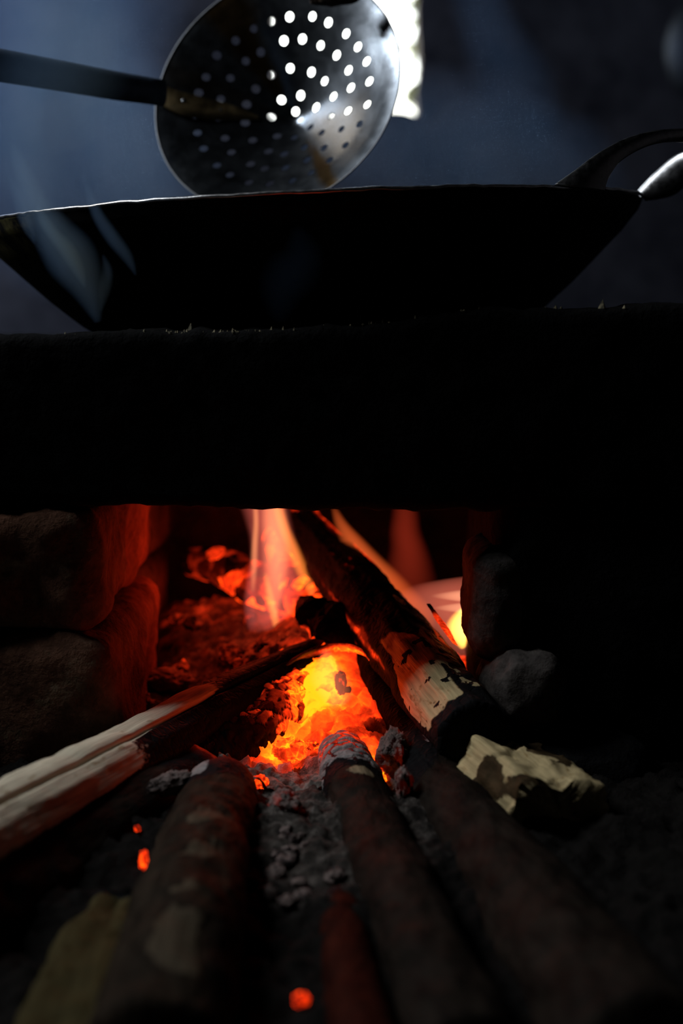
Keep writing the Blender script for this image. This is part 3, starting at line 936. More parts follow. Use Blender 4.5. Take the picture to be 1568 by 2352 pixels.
# 5. split block under its front end
sec = [(-1.0, -0.2), (-0.78, 0.5), (-0.1, 0.62), (0.1, 0.5), (0.75, 0.68), (1.0, 0.2), (0.9, -0.6), (0, -0.85), (-0.8, -0.7)]
g = log_geo([P(965, 1630, 0.09), P(1070, 1712, 0.01), P(1170, 1782, -0.08), P(1285, 1872, -0.17)], [0.032, 0.041, 0.047, 0.047], sec, 200, 96, 10, 0.004, 55, 0.45, roll=0.15, cap1=0.10, rough=0.009)
f1, f2_, cid = worley(g['gr'] * np.array([32, 42, 42]), 19)
g['V'] = g['V'] + g['S'] * ((cid - 0.5) * 0.009 * sstep(0.02, 0.14, f2_ - f1))[:, None]
stain_or_sheen = sstep(0.10, 0.32, nz1(g, 32, 22, 0.7)) * 0.8
build_log("firewood_block", "rough cream split block lying under the front end of the charred log", g, 'cream_log', sstep(0.36, 0.22, g['t'] + nz1(g, 40, 3) * 0.1), np.clip(sstep(-0.5, -0.2, np.sin(g['ang'])) - stain_or_sheen, 0, 1), 0, 0,
          names=('brown_bark', 'split_face', 'charred_end', 'ash_crust'))

# 6. narrow charred stick beside the embers
g = log_geo([P(838, 1500, 0.19), P(880, 1580, 0.12), P(945, 1690, 0.03), P(1012, 1790, -0.05)], [0.013, 0.0165, 0.017, 0.015], ROUND, 180, 60, 12, 0.003, 60, 0.5, rough=0.003)
t, an = g['t'], g['ang']; side = sstep(0.0, 0.8, -np.cos(an))
ash = np.clip(side * sstep(0.05, 0.15, t) * sstep(0.62, 0.45, t) * 0.9 + nz1(g, 60, 3) * 0.6, 0, 1)
heat = np.clip(side * sstep(0.7, 0.2, t) * 0.60 + nz1(g, 70, 2) * 0.1, 0, 1)
build_log("charred_stick", "slim charred stick with pink ash wedged between the embers and the charred log", g, 'charcoal', 1.0, 0, ash, heat, cat="stick")

# 7. round log in the left foreground
g = log_geo([P(508, 1818, -0.11), P(478, 1920, -0.20), P(440, 2060, -0.33), P(360, 2440, -0.53)], [0.032, 0.0355, 0.039, 0.044], ROUND, 260, 96, 15, 0.0028, 38, 0.5, cap0=0.25, rough=0.004)
t, an = g['t'], g['ang']
char = np.clip(sstep(0.16, 0.05, t + nz1(g, 45, 3) * 0.12) + sstep(0.55, 0.95, -np.cos(an)) * sstep(0.6, 0.2, t) * 0, 0, 1)
ash = sstep(0.10, 0.03, t) * sstep(0.25, 0.8, np.cos(an + 2.55) if False else -np.cos(an - math.pi * 0.78 + math.pi)) * 0
px_side = sstep(0.45, 0.75, np.cos(an - 0.62 * math.pi))          # the side towards the pale stick
wood = np.clip(sstep(0.20, 0.45, nz1(g, 22, 41, 0.8)) * sstep(0.3, 0.5, t) * 0.9, 0, 1)
ash7 = sstep(0.085, 0.05, t + nz1(g, 50, 12) * 0.05) * np.exp(-((an - 0.75) / 0.5) ** 4)
build_log("firewood_log", "round brown log standing out in the left foreground, its tip charred", g, 'brown_log', char, wood, ash7, sstep(0.06, 0.0, t) * 0.25)
LOG7 = g

# 8. ash-tipped log in the middle
g = log_geo([P(786, 1735, -0.035), P(818, 1830, -0.10), P(868, 1955, -0.20), P(955, 2140, -0.36), P(1075, 2440, -0.52)], [0.0235, 0.0275, 0.0295, 0.031, 0.033], ROUND, 300, 84, 17, 0.0026, 40, 0.5, rough=0.003)
t, an = g['t'], g['ang']
tip = sstep(0.205, 0.165, t + nz1(g, 45, 3) * 0.05)
f1, f2_, cid = worley(g['gr'] * np.array([105, 38, 38]) + (fbm(g['gr'] * 50, 3, 78) * 0.5)[:, None], 29)
g['V'] = g['V'] + g['S'] * (tip * (np.minimum(f2_ - f1, 0.3) * 0.006))[:, None]
edge_c = sstep(0.27, 0.22, t + nz1(g, 45, 6) * 0.06)
ash = tip * (0.3 + 0.9 * sstep(0.03, 0.16, f2_ - f1))
wood = np.exp(-(((t - 0.255) / 0.028) ** 2 + ((an - 1.75) / 0.45) ** 2)) * 1.3
heat = np.clip(sstep(0.16, 0.0, t) * 0.30 + tip * sstep(0.10, 0.0, f2_ - f1) * 0.28, 0, 1)
build_log("firewood_log", "dark log in the middle with a pinkish ash-flaked tip in the embers", g, 'dark_log', np.clip(edge_c - wood, 0, 1), np.clip(wood, 0, 1), ash, heat)

# 9. thick dark log in the right foreground
g = log_geo([P(955, 1735, -0.015), P(1040, 1855, -0.12), P(1205, 2070, -0.30), P(1480, 2450, -0.54)], [0.026, 0.031, 0.038, 0.046], ROUND, 260, 96, 19, 0.0026, 36, 0.5, rough=0.004)
t, an = g['t'], g['ang']
char = sstep(0.30, 0.15, t + nz1(g, 40, 4) * 0.12)
ash = sstep(0.15, 0.08, t + nz1(g, 60, 9) * 0.08) * sstep(-0.1, 0.3, -np.cos(an) + nz1(g, 50, 5) * 0.5)
build_log("firewood_log", "thick dark log in the right foreground below the cream block", g, 'dark_log', char, 0, ash, ash * 0.22)

# 10. slim reddish-brown log at the bottom
g = log_geo([P(784, 2080, -0.295), P(800, 2210, -0.385), P(846, 2450, -0.53)], [0.0165, 0.019, 0.0225], ROUND, 150, 64, 23, 0.002, 36, 0.5, rough=0.003)
build_log("firewood_log", "slim reddish-brown log low in the middle foreground", g, 'red_log', sstep(0.08, 0.0, g['t']), 0, 0, 0)

# 11. olive split piece at the lower left corner
sec = [(-1.0, 0.0), (-0.8, 0.4), (0.7, 0.45), (1.0, 0.1), (0.8, -0.4), (-0.7, -0.45)]
g = log_geo([P(275, 2075, -0.305), P(220, 2190, -0.385), P(120, 2440, -0.525)], [0.024, 0.030, 0.032], sec, 150, 64, 25, 0.004, 40, 0.25, roll=0.1, rough=0.008)
build_log("split_firewood", "dull olive split piece beside the round log in the lower left corner", g, 'olive_log', sstep(0.06, 0.0, g['t']), 1.0, 0, 0)

# 12. burning branch at the back, behind the tall flame
g = log_geo([P(436, 1288, 0.50), P(530, 1310, 0.47), P(640, 1362, 0.42), P(735, 1405, 0.38)], [0.019, 0.026, 0.028, 0.026], ROUND, 170, 72, 27, 0.004, 55, 0.6, rough=0.006)
f1, f2_, cid = worley(g['gr'] * np.array([55, 55, 55]), 31)
heat = np.clip(0.27 + sstep(0.0, 1.0, g['t']) * 0.22 + (cid - 0.5) * 0.6 - sstep(0.2, 1.0, np.sin(g['ang'])) * 0.12, 0, 1)
build_log("burning_branch", "short branch glowing orange-red behind the tall flame", g, 'charcoal', 1.0, 0, sstep(0.5, 0.9, np.sin(g['ang'])) * 0.4, heat, cat="branch")
# glowing slab that backs the flame under the charred log
g = log_geo([P(640, 1228, 0.50), P(690, 1325, 0.42), P(735, 1430, 0.33)], [0.020, 0.030, 0.030], ROUND, 150, 72, 33, 0.004, 55, 0.6, rough=0.008)
f1, f2_, cid = worley(g['gr'] * np.array([60, 50, 50]), 37)
heat = np.clip(0.42 + (cid - 0.5) * 0.5 + sstep(0.2, 1.0, g['t']) * 0.12, 0, 1)
build_log("burning_branch", "orange glowing branch standing between the tall flame and the charred log", g, 'charcoal', 1.0, 0, 0, heat, cat="branch")

# 13. black charred knot where the stick meets the big log
g = log_geo([P(700, 1392, 0.235), P(755, 1440, 0.22), P(815, 1480, 0.20)], [0.010, 0.026, 0.018], ROUND, 110, 72, 39, 0.009, 50, 0.9, rough=0.018)
heat = np.clip(sstep(0.15, 0.4, nz1(g, 60, 3)) * 0.5 * sstep(0.1, -0.6, np.sin(g['ang'])), 0, 1)
build_log("charred_knot", "black charred knot of wood where the stick meets the leaning log", g, 'charcoal', 1.0, 0, 0, heat, cat="charcoal")

# 14. thin bark arch over the glowing hollow
g = log_geo([P(640, 1542, 0.14), P(700, 1505, 0.16), P(770, 1488, 0.165), P(835, 1500, 0.155), P(884, 1562, 0.12)], [0.006, 0.0085, 0.008, 0.007, 0.004], [(-1, 0.2), (0, 0.45), (1, 0.2), (1, -0.2), (0, -0.05), (-1, -0.3)], 160, 32, 41, 0.0018, 80, 0.4, roll=0.6)
heat = np.clip(sstep(0.25, 0.6, g['t']) * 0.45 + sstep(0.1, -0.5, np.sin(g['ang'])) * 0.35 - sstep(0.3, 0.9, np.sin(g['ang'])) * 0.35, 0, 1)
build_log("bark_strip", "curved bark strip arching over the brightest embers", g, 'charcoal', 1.0, 0, sstep(0.5, 0.2, g['t']) * 0.7, heat, cat="bark")

# small curled flake behind the charred log, next to the right flame
g = log_geo([P(985, 1390, 0.14), P(1012, 1430, 0.12), P(1045, 1480, 0.09)], [0.004, 0.0085, 0.004], [(-1, 0.1), (0, 0.4), (1, 0.1), (1, -0.1), (0, 0.1), (-1, -0.2)], 70, 28, 43, 0.0022, 90, 0.6, roll=0.5)
build_log("bark_strip", "small curled flake of bark glowing against the right-hand flame", g, 'charcoal', 1.0, 0, 0, np.clip(0.50 * sstep(0.1, 0.4, g['t']) + nz1(g, 80, 2) * 0.2, 0, 1), cat="bark")


# ------------------------------------------------------------------ ash and embers
def bed(x, y):
    """height of the ash and ember heap above the hearth"""
    z = 0.012 + 0.02 * sstep(-0.5, -0.1, y)
    d = np.sqrt(((x + 0.02) / 0.16) ** 2 + ((y - 0.30) / 0.34) ** 2)
    z = z + 0.062 * sstep(1.0, 0.2, d)
    d2 = np.sqrt(((x + 0.17) / 0.13) ** 2 + ((y - 0.47) / 0.20) ** 2)
    z = z + 0.050 * sstep(1.0, 0.1, d2)
    d3 = np.sqrt(((x - 0.13) / 0.10) ** 2 + ((y - 0.25) / 0.2) ** 2)
    z = z + 0.03 * sstep(1.0, 0.1, d3)
    return z


def ember_heat(x, y):
    """how hot the heap is: a hollow between the logs, hottest below the bark arch"""
    a = np.exp(-(((x + 0.030) / 0.070) ** 2 + ((y - 0.120) / 0.110) ** 2))
    b = np.exp(-(((x + 0.058) / 0.035) ** 2 + ((y - 0.035) / 0.055) ** 2))
    c = np.exp(-(((x - 0.030) / 0.026) ** 2 + ((y + 0.005) / 0.060) ** 2))
    return a, b, c


def grid_bed(x0, x1, y0, y1, step):
    xs = np.arange(x0, x1, step); ys = np.arange(y0, y1, step)
    X, Y = np.meshgrid(xs, ys); return X.ravel(), Y.ravel(), len(xs), len(ys)


def grid_faces(nx_, ny_):
    i = np.arange(nx_ - 1); j = np.arange(ny_ - 1)
    I, J = np.meshgrid(i, j); a = (J * nx_ + I).ravel()
    return np.stack([a, a + 1, a + nx_ + 1, a + nx_], 1)


def ash_mat():
    m = NT("wood_ash"); p = m.geo_pos()
    a = m.noise(p, 70, 6, 0.7); b = m.noise(p, 260, 4, 0.7)
    col = m.ramp(m.math('ADD', m.math('MULTIPLY', a, 0.7), m.math('MULTIPLY', b, 0.3)), [(0.34, (0.006, 0.005, 0.005)), (0.52, (0.050, 0.043, 0.038)), (0.70, (0.20, 0.17, 0.155))])
    col = m.mixc(m.maprange(m.math('ADD', m.attr('ashy'), m.math('MULTIPLY', m.math('SUBTRACT', a, 0.5), 0.8)), 0.3, 0.7), m.mixc(b, (0.003, 0.003, 0.003), (0.014, 0.012, 0.011)), col)
    heat = m.attr('glow')
    h = m.math('ADD', heat, m.math('MULTIPLY', m.math('SUBTRACT', m.noise(p, 55, 5, 0.6), 0.5), 0.7))
    h = m.math('MULTIPLY', h, m.maprange(heat, 0.02, 0.2))
    m.bsdf(col, 0.97, 0, m.bump(m.math('ADD', a, m.math('MULTIPLY', b, 0.6)), 1.0, 0.005), 0.04, m.ramp(h, HEAT), HEAT_STRENGTH)
    m.m.cycles.emission_sampling = 'NONE'
    return m.m


M['ash'] = ash_mat(); M['ember'] = ember_mat()
EX0, EX1, EY0, EY1 = -0.115, 0.075, -0.085, 0.275
# ash over the whole hearth, coarser
x, y, nx_, ny_ = grid_bed(-0.42, 0.46, -0.62, 0.74, 0.0042)
pp = np.stack([x, y, x * 0], 1)
f1, f2_, cid = worley(pp * 75 + 3, 51)
z = bed(x, y) + fbm(pp * 22, 5, 61) * 0.012 + (cid - 0.5) * 0.011 * sstep(0.0, 0.25, f2_ - f1) + fbm(pp * 120, 3, 62) * 0.003
inside = (x > EX0 + 0.006) & (x < EX1 - 0.006) & (y > EY0 + 0.006) & (y < EY1 - 0.006)
z = np.where(inside, z - 0.02, z)
hb = np.exp(-(((x + 0.16) / 0.075) ** 2 + ((y - 0.44) / 0.12) ** 2)) * 0.20 + np.exp(-(((x + 0.05) / 0.05) ** 2 + ((y - 0.36) / 0.09) ** 2)) * 0.5 \
    + np.exp(-(((x - 0.13) / 0.06) ** 2 + ((y - 0.24) / 0.11) ** 2)) * 0.55
hb = np.clip(hb + (cid - 0.5) * 0.25 * (hb > 0.08), 0, 1)
ashy = np.clip(np.exp(-(((x + 0.01) / 0.085) ** 2 + ((y + 0.12) / 0.20) ** 4)) + 0.8 * sstep(0.05, 0.2, y) * sstep(0.2, 0.1, np.abs(x + 0.05)) + 0.9 * np.exp(-(((x - 0.08 - (-0.1 - y) * 0.35) / 0.02) ** 2)) * sstep(-0.45, -0.3, y) * sstep(0.0, -0.1, y), 0, 1)
mesh_obj("ash_bed", np.stack([x, y, z], 1), grid_faces(nx_, ny_), M['ash'], None, {'glow': hb, 'ashy': ashy})
tag(bpy.data.objects["ash_bed"], "grey powdery ash spread over the hearth between the logs", "ash", kind='stuff')
# the glowing heap, finer
x, y, nx_, ny_ = grid_bed(EX0, EX1, EY0, EY1, 0.0014)
pp = np.stack([x, y, x * 0], 1)
wv = fbm(pp * 30, 3, 71) * 0.3
f1, f2_, cid = worley(pp * np.array([46, 40, 40]) + wv[:, None], 53)
g1, g2, cid2 = worley(pp * 120, 54)
a, b, c = ember_heat(x, y)
heat = np.clip(np.maximum(a * 0.98, np.maximum(b * 0.92, c * 0.82)) + (cid - 0.5) * 0.22, 0, 1)
rim_fade = sstep(EX0, EX0 + 0.02, x) * sstep(EX1, EX1 - 0.015, x) * sstep(EY0, EY0 + 0.02, y)
heat = heat * rim_fade * sstep(0.12, 0.34, heat)
z = bed(x, y) + fbm(pp * 24, 4, 61) * 0.008 + (cid - 0.45) * 0.016 * sstep(0.0, 0.22, f2_ - f1) + (cid2 - 0.5) * 0.004 * sstep(0, 0.2, g2 - g1) + fbm(pp * 140, 3, 63) * 0.0022
z = z - 0.012 * np.clip(b * 1.1, 0, 1)
mesh_obj("ember_bed", np.stack([x, y, z], 1), grid_faces(nx_, ny_), M['ember'], None, {'glow': heat, 'gap': sstep(0.16, 0.0, f2_ - f1)})
tag(bpy.data.objects["ember_bed"], "heap of glowing orange embers in the hollow between the logs", "embers", kind='stuff')


def bed_z(x, y):
    return float(bed(np.array([x]), np.array([y]))[0])


def coal(label, px, py, size, heat, seed, ash=0.0, group=None, lift=0.3, flat=(1, 1, 1), name="ember_coal", rz=0.0, cat="coal", zoff=0.0, at=None):
    # lies on the bed where the sight line meets it
    zz = 0.04
    for _ in range(12):
        q = PZ(px, py, zz); zz = bed_z(q.x, q.y) + size * lift + zoff
    q = PZ(px, py, zz) if at is None else P(px, py, at)
    V, F = rounded_block((1, 1, 1), 0.93, 7.0, 0.40, 1.4, seed, None, 0.16)
    f1, f2_, cid = worley(V * 1.9 + seed, seed)
    V = V * (1 + ((cid - 0.5) * 0.16 * sstep(0.0, 0.2, f2_ - f1) - np.abs(fbm(V * 2.6 + seed, 3, seed + 9)) * 0.35 * (1.0 if ash > 0.5 else 0.3)))[:, None]
    V = V * np.array(flat) * size
    r = random.Random(seed); R = Matrix.Rotation(rz + r.uniform(-.3, .3), 3, 'Z') @ Matrix.Rotation(r.uniform(-.5, .5), 3, 'X')
    V = np.array([tuple(R @ Vector(v)) for v in V])
    gr = V + seed * 0.31
    h = np.clip(heat + (cid - 0.5) * 0.35, 0, 1) if heat > 0 else np.zeros(len(V))
    n = len(V)
    o = mesh_obj(name, V, F, M['charcoal' if heat > 0 else 'charcoal_cold'], None, {'gr': gr, 'glow': h, 'char': np.ones(n), 'wood': np.zeros(n), 'ash': np.full(n, ash) + fbm(V / size * 1.2 + seed, 3, seed) * 0.5 * (ash > 0)})
    o.location = q
    tag(o, label, cat, group)
    return o


coal("squarish ribbed coal glowing orange at the front of the ember hollow", 662, 1722, 0.0135, 0.60, 61, flat=(1.25, .9, .8), lift=0.5, rz=0.5)
coal("dark curled cinder flake in front of the brightest embers", 782, 1566, 0.0085, 0.30, 62, flat=(.75, .3, 1.25), at=0.105)
coal("tiny black cinder beside the curled flake over the embers", 799, 1584, 0.0036, 0.0, 63, at=0.10)
coal("round orange coal right of the ash-tipped log", 866, 1790, 0.0085, 0.80, 64)
coal("small red coal glowing beside the round log at left", 330, 1974, 0.0058, 0.52, 65, flat=(.6, .8, 1.3), lift=0.9)
coal("tiny red coal among black cinders above the round log's edge", 314, 1903, 0.0026, 0.42, 66, lift=0.9)
coal("lone red coal at the bottom centre edge", 690, 2296, 0.0048, 0.44, 67, lift=1.0)
coal("grey crumbly ash lump at the left end of the charcoal log", 395, 1800, 0.016, 0.0, 68, ash=0.7, name="ash_lump", cat="ash", flat=(1.4, .7, .6), rz=0.6, lift=1.2)
coal("pink-grey ash lump in front of the ember hollow", 655, 1850, 0.016, 0.10, 70, ash=0.8, name="ash_lump", cat="ash", flat=(.8, 1.0, .8))
coal("flaky red and grey ash lump at the right side of the embers", 905, 1735, 0.0195, 0.10, 71, ash=0.85, name="ash_lump", cat="ash", flat=(.8, .8, 1.3), lift=0.9)
coal("smaller pink ash lump below the flaky one", 928, 1805, 0.012, 0.08, 72, ash=0.75, name="ash_lump", cat="ash", flat=(.7, .8, 1.5), lift=0.8)
coal("fluffy grey ash lump behind the pale stick", 385, 1562, 0.019, 0.0, 73, ash=0.85, name="ash_lump", cat="ash", flat=(1.5, .9, .7), lift=0.5)
coal("dark grey ash lump farther down behind the pale stick", 300, 1612, 0.017, 0.0, 74, ash=0.65, name="ash_lump", cat="ash", flat=(1.5, .9, .7), lift=0.5)
r = random.Random(12)
for i in range(16):                      # coals of the heap that nothing tells apart
    px, py = r.uniform(570, 880), r.uniform(1540, 1800)
    if abs(px - 790) < 60 and py > 1700: continue
    coal("glowing coal lying in the orange ember heap", px, py, r.uniform(0.004, 0.008), r.uniform(0.50, 0.75), 100 + i, group="coals of the ember heap", lift=0.15, flat=(1.1, .9, .7), rz=r.uniform(0, 3))
for i in range(22):
    px, py = r.uniform(345, 600), r.uniform(1420, 1550)
    coal("dull red coal in the heap behind the pale stick", px, py, r.uniform(0.008, 0.014), r.uniform(0.06, 0.28), 140 + i, ash=0.45, group="coals behind the pale stick", lift=0.2, flat=(1.1, .9, .8), rz=r.uniform(0, 3))
for i in range(22):
    px, py = r.uniform(600, 850), r.uniform(1850, 2090)
    if px > 720 + (py - 1850) * 0.5: continue
    coal("grey ash clod between the foreground logs", px, py, r.uniform(0.004, 0.008), 0.0, 180 + i, ash=0.6, group="ash clods between the logs", name="ash_lump", cat="ash", lift=0.0, flat=(1.3, 1, .55), rz=r.uniform(0, 3))


# ------------------------------------------------------------------ flames
def flame_mat(color, strength):
    """burning gas: a thin glowing volume"""
    m = NT("burning_gas"); e = m.n('ShaderNodeEmission'); e.inputs[0].default_value = color + (1,); e.inputs[1].default_value = strength
    m.link(e.outputs[0], m.out.inputs['Volume']); m.m.cycles.homogeneous_volume = True
    return m.m


def tongue(name, parent, rows, y, thick, color, strength):
    """rows: (left px, right px, py) from the root up; a lens-shaped sheet of burning gas that thins towards its edges"""
    rr = []
    q = [rows[0]] + list(rows) + [rows[-1]]
    for i in range(1, len(q) - 2):
        for k in range(6):
            t = k / 6; a, b, c, d = (np.array(q[j], float) for j in (i - 1, i, i + 1, i + 2))
            rr.append(0.5 * ((2 * b) + (c - a) * t + (2 * a - 5 * b + 4 * c - d) * t * t + (3 * b - a - 3 * c + d) * t ** 3))
    rr.append(np.array(rows[-1], float))
    n = 32; V, F = [], []; m = len(rr)
    for i, (l, rg, py) in enumerate(rr):
        f = i / (m - 1); env = math.sin(math.pi * min(1.0, max(0.0, f * 0.96 + 0.02))) ** 0.8; w = max(2.0, rg - l)
        for j in range(n):
            a = 2 * math.pi * j / n; u = 0.5 - 0.5 * math.cos(a)
            pnt = P(l + w * u, py, y)
            pnt.y += thick * env * math.sin(a) ** 3 * 0.5
            V.append(tuple(pnt))
    for i in range(m - 1):
        for j in range(n):
            F.append((i * n + j, i * n + (j + 1) % n, (i + 1) * n + (j + 1) % n, (i + 1) * n + j))
    F.append(tuple(range(n - 1, -1, -1))); F.append(tuple((m - 1) * n + j for j in range(n)))
    return outward(mesh_obj(name, V, F, flame_mat(color, strength), parent))


def flame(label, base, parts):
    root = thing("flame", label, "flame", P(*base))
    for p_ in parts: tongue(p_[0], root, *p_[1:])


flame("tall pink-orange flame rising behind the pale stick", (610, 1496, 0.345), [
    ("outer_veil", [(604, 612, 1500), (582, 648, 1468), (562, 684, 1425), (554, 704, 1385), (562, 706, 1335), (570, 696, 1285), (568, 682, 1235), (556, 672, 1190), (540, 664, 1140), (540, 645, 1080), (560, 620, 1020)], 0.345, 0.060, (1.0, 0.17, 0.125), 9.5),
    ("left_edge", [(590, 596, 1492), (568, 596, 1450), (558, 590, 1400), (562, 592, 1345), (572, 596, 1290), (574, 592, 1240), (570, 580, 1200)], 0.350, 0.022, (1.0, 0.19, 0.17), 7.0),
    ("inner_tongue", [(630, 636, 1420), (612, 654, 1365), (602, 668, 1300), (598, 670, 1240), (596, 662, 1185), (598, 648, 1130), (605, 630, 1080), (610, 622, 1030)], 0.340, 0.034, (1.0, 0.29, 0.12), 25.0),
    ("thin_streak", [(574, 586, 1360), (574, 592, 1310), (576, 594, 1255), (580, 596, 1200), (578, 594, 1150), (580, 590, 1100)], 0.338, 0.010, (1.0, 0.34, 0.12), 60.0),
    ("root_streak", [(636, 642, 1490), (626, 646, 1445), (614, 638, 1400), (606, 628, 1355), (602, 616, 1315)], 0.336, 0.012, (1.0, 0.32, 0.06), 58.0),
    ("slanting_streak", [(726, 734, 1400), (702, 730, 1362), (676, 714, 1315), (652, 692, 1262), (634, 668, 1210), (622, 652, 1160), (618, 640, 1110)], 0.330, 0.016, (1.0, 0.24, 0.035), 55.0)])
flame("wide yellow-hearted flame licking out beside the pale stone at right", (1060, 1510, 0.22), [
    ("outer_veil", [(1050, 1065, 1512), (985, 1140, 1475), (940, 1180, 1435), (905, 1200, 1400), (895, 1200, 1370), (950, 1170, 1342), (1060, 1100, 1325)], 0.22, 0.07, (1.0, 0.20, 0.12), 8.0),
    ("heart", [(1056, 1064, 1490), (1030, 1105, 1466), (1020, 1130, 1440), (1036, 1136, 1412), (1066, 1126, 1388), (1085, 1100, 1366)], 0.215, 0.040, (1.0, 0.48, 0.07), 120.0),
    ("thin_streak", [(1120, 1130, 1388), (1010, 1150, 1376), (990, 1150, 1366), (1060, 1110, 1354)], 0.205, 0.03, (1.0, 0.46, 0.24), 22.0),
    ("thin_streak", [(1090, 1120, 1412), (1000, 1150, 1400), (1004, 1140, 1392), (1070, 1110, 1384)], 0.205, 0.03, (1.0, 0.50, 0.26), 20.0)])
flame("slanting orange flame behind the charred log's upper edge", (980, 1425, 0.33), [
    ("tongue", [(985, 1000, 1440), (905, 1000, 1402), (858, 965, 1362), (824, 922, 1318), (796, 876, 1276), (776, 838, 1238), (764, 800, 1200), (758, 775, 1165)], 0.33, 0.035, (1.0, 0.15, 0.03), 18.0)])
flame("faint dark red flame wavering against the fireback", (930, 1390, 0.40), [
    ("tongue", [(920, 950, 1400), (875, 1005, 1355), (880, 1000, 1305), (890, 985, 1260), (890, 970, 1220), (896, 964, 1180), (900, 955, 1130), (910, 940, 1080)], 0.40, 0.06, (1.0, 0.075, 0.03), 2.6)])
flame("short pink flame curling over the brightest embers", (768, 1632, 0.085), [
    ("tongue", [(764, 772, 1636), (730, 812, 1602), (708, 808, 1562), (720, 782, 1525), (738, 758, 1490)], 0.085, 0.022, (1.0, 0.24, 0.11), 24.0)])


def fire_light(name, loc, power, color, radius):
    d = bpy.data.lights.new(name, 'POINT'); d.energy = power; d.color = color; d.shadow_soft_size = radius
    o = bpy.data.objects.new(name, d); COL.objects.link(o); o.location = loc


fire_light("tall_flame_light", P(545, 1290, 0.29), 0.9, (1.0, 0.05, 0.012), 0.03)
fire_light("rear_ember_light", P(465, 1400, 0.44), 0.45, (1.0, 0.045, 0.010), 0.03)
fire_light("ember_light", Vector((-0.025, -0.01, 0.075)), 0.16, (1.0, 0.06, 0.008), 0.03)
fire_light("right_flame_light", P(1060, 1430, 0.20), 0.10, (1.0, 0.12, 0.03), 0.02)


# ------------------------------------------------------------------ smoke
def smoke_mat(name, density):
    m = NT(name); v = m.n('ShaderNodeVolumeScatter'); v.inputs['Color'].default_value = (0.32, 0.56, 1.0, 1)
    v.inputs['Anisotropy'].default_value = 0.1; v.inputs['Density'].default_value = density
    m.link(v.outputs[0], m.out.inputs['Volume']); m.m.cycles.homogeneous_volume = True
    return m.m


def wisp(name, label, pts, widths, y, mat, thick=0.5):
    """curling strand of smoke, thinning towards its edges"""
    V, F = [], []; n = 24; q = [pts[0]] + list(pts) + [pts[-1]]; wq = [widths[0]] + list(widths) + [widths[-1]]; rows = []
    for i in range(1, len(q) - 2):
        for k in range(7):
            t = k / 7; a, b, c, d = (np.array(list(q[j]) + [wq[j]], float) for j in (i - 1, i, i + 1, i + 2))
            rows.append(0.5 * ((2 * b) + (c - a) * t + (2 * a - 5 * b + 4 * c - d) * t * t + (3 * b - a - 3 * c + d) * t ** 3))
    rows.append(np.array(list(pts[-1]) + [widths[-1]], float)); m = len(rows)
    px_m = (y - CAM.y) / F_PX; wmax = max(widths)
    for i, (px, py, w) in enumerate(rows):
        dx, dy_ = rows[min(i + 1, m - 1)][:2] - rows[max(i - 1, 0)][:2]; L = math.hypot(dx, dy_); ox, oy = -dy_ / L, dx / L
        w = max(w, 2.0); env = math.sin(math.pi * (0.02 + 0.96 * i / (m - 1))) ** 0.8
        for j in range(n):
            a = 2 * math.pi * j / n; p = P(px + ox * w * math.cos(a) * 0.5, py + oy * w * math.cos(a) * 0.5, y)
            p.y += wmax * 0.5 * thick * px_m * env * math.sin(a) ** 3; V.append(tuple(p))
    for i in range(m - 1):
        for j in range(n): F.append((i * n + j, i * n + (j + 1) % n, (i + 1) * n + (j + 1) % n, (i + 1) * n + j))
    F.append(tuple(range(n - 1, -1, -1))); F.append(tuple((m - 1) * n + j for j in range(n)))
    o = outward(mesh_obj(name, V, F, mat)); tag(o, label, "smoke", kind='stuff')


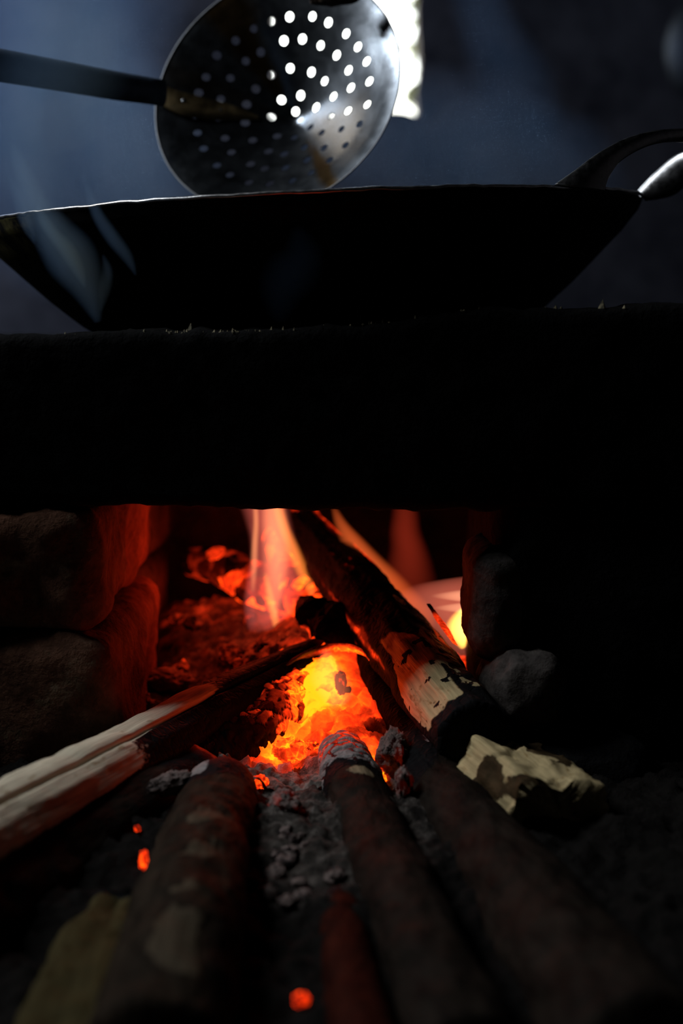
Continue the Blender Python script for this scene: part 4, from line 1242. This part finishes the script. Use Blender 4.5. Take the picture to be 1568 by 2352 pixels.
sw = smoke_mat("rising_smoke", 11.0); hz = smoke_mat("hanging_smoke", 0.75)
wisp("smoke_wisp", "broad blue smoke wisp curling up the wok's left flank", [(225, 740), (200, 660), (165, 595), (125, 540), (90, 485), (60, 420), (30, 330)], [20, 90, 130, 110, 80, 60, 20], -0.04, sw, 0.6)
wisp("smoke_wisp", "bright thin smoke strand within the wisp on the wok's left flank", [(195, 660), (180, 620), (155, 575), (125, 540), (100, 505), (85, 470)], [8, 34, 44, 36, 30, 8], -0.05, sw, 1.4)
wisp("smoke_wisp", "smoke strand hugging the wok's rim at the far left", [(80, 560), (66, 525), (52, 490), (40, 450), (20, 400)], [8, 30, 34, 30, 10], -0.05, sw, 1.2)
wisp("smoke_wisp", "faint slanting smoke thread across the wok's dark side", [(312, 632), (292, 590), (258, 545), (225, 495), (205, 445), (190, 400)], [8, 32, 40, 34, 24, 8], -0.04, sw, 0.9)
wisp("smoke_wisp", "short pale smoke puff low on the wok", [(232, 715), (240, 665), (246, 622), (236, 585)], [8, 34, 30, 8], -0.04, sw, 0.8)
wisp("smoke_wisp", "very faint smoke trace on the middle of the wok", [(640, 740), (650, 660), (690, 590), (680, 520)], [40, 130, 120, 30], -0.04, sw, 0.03)
wisp("smoke_wisp", "hazy blue smoke drifting in front of the skimmer's handle", [(120, 470), (70, 350), (110, 220), (160, 100), (130, -30), (150, -160)], [120, 260, 330, 320, 300, 200], 0.05, sw, 0.10)
wisp("smoke_plume", "broad blue smoke cloud hanging over the wok's left rim", [(330, 640), (250, 520), (180, 400), (140, 260), (120, 120), (140, -60), (160, -220)], [300, 560, 620, 560, 480, 420, 300], 2.0, hz, 1.1)
wisp("smoke_plume", "slanting smoke plume left of the skimmer", [(480, 560), (400, 450), (330, 350), (280, 240), (260, 120), (300, -40), (330, -200)], [200, 340, 330, 280, 300, 320, 260], 1.7, hz, 1.3)
wisp("smoke_plume", "bluish smoke column at the far left edge", [(120, 600), (60, 480), (10, 360), (30, 220), (60, 80), (40, -80), (20, -220)], [120, 220, 240, 160, 200, 240, 200], 1.8, hz, 1.6)
wisp("smoke_plume", "low blue smoke bank above the wok right of the skimmer", [(1330, 470), (1200, 410), (1050, 350), (900, 330), (760, 350), (640, 420)], [160, 380, 420, 380, 300, 160], 1.9, hz, 0.65)
wisp("smoke_plume", "thin smoke veil rising right of the bright opening", [(1120, 460), (1140, 330), (1180, 210), (1130, 90), (1090, -40), (1080, -160)], [160, 300, 230, 170, 140, 90], 2.1, hz, 0.4)
wisp("smoke_plume", "faint smoke drifting behind the wok's ear handle", [(1420, 480), (1330, 380), (1260, 310), (1230, 220)], [120, 220, 200, 80], 2.2, hz, 0.5)
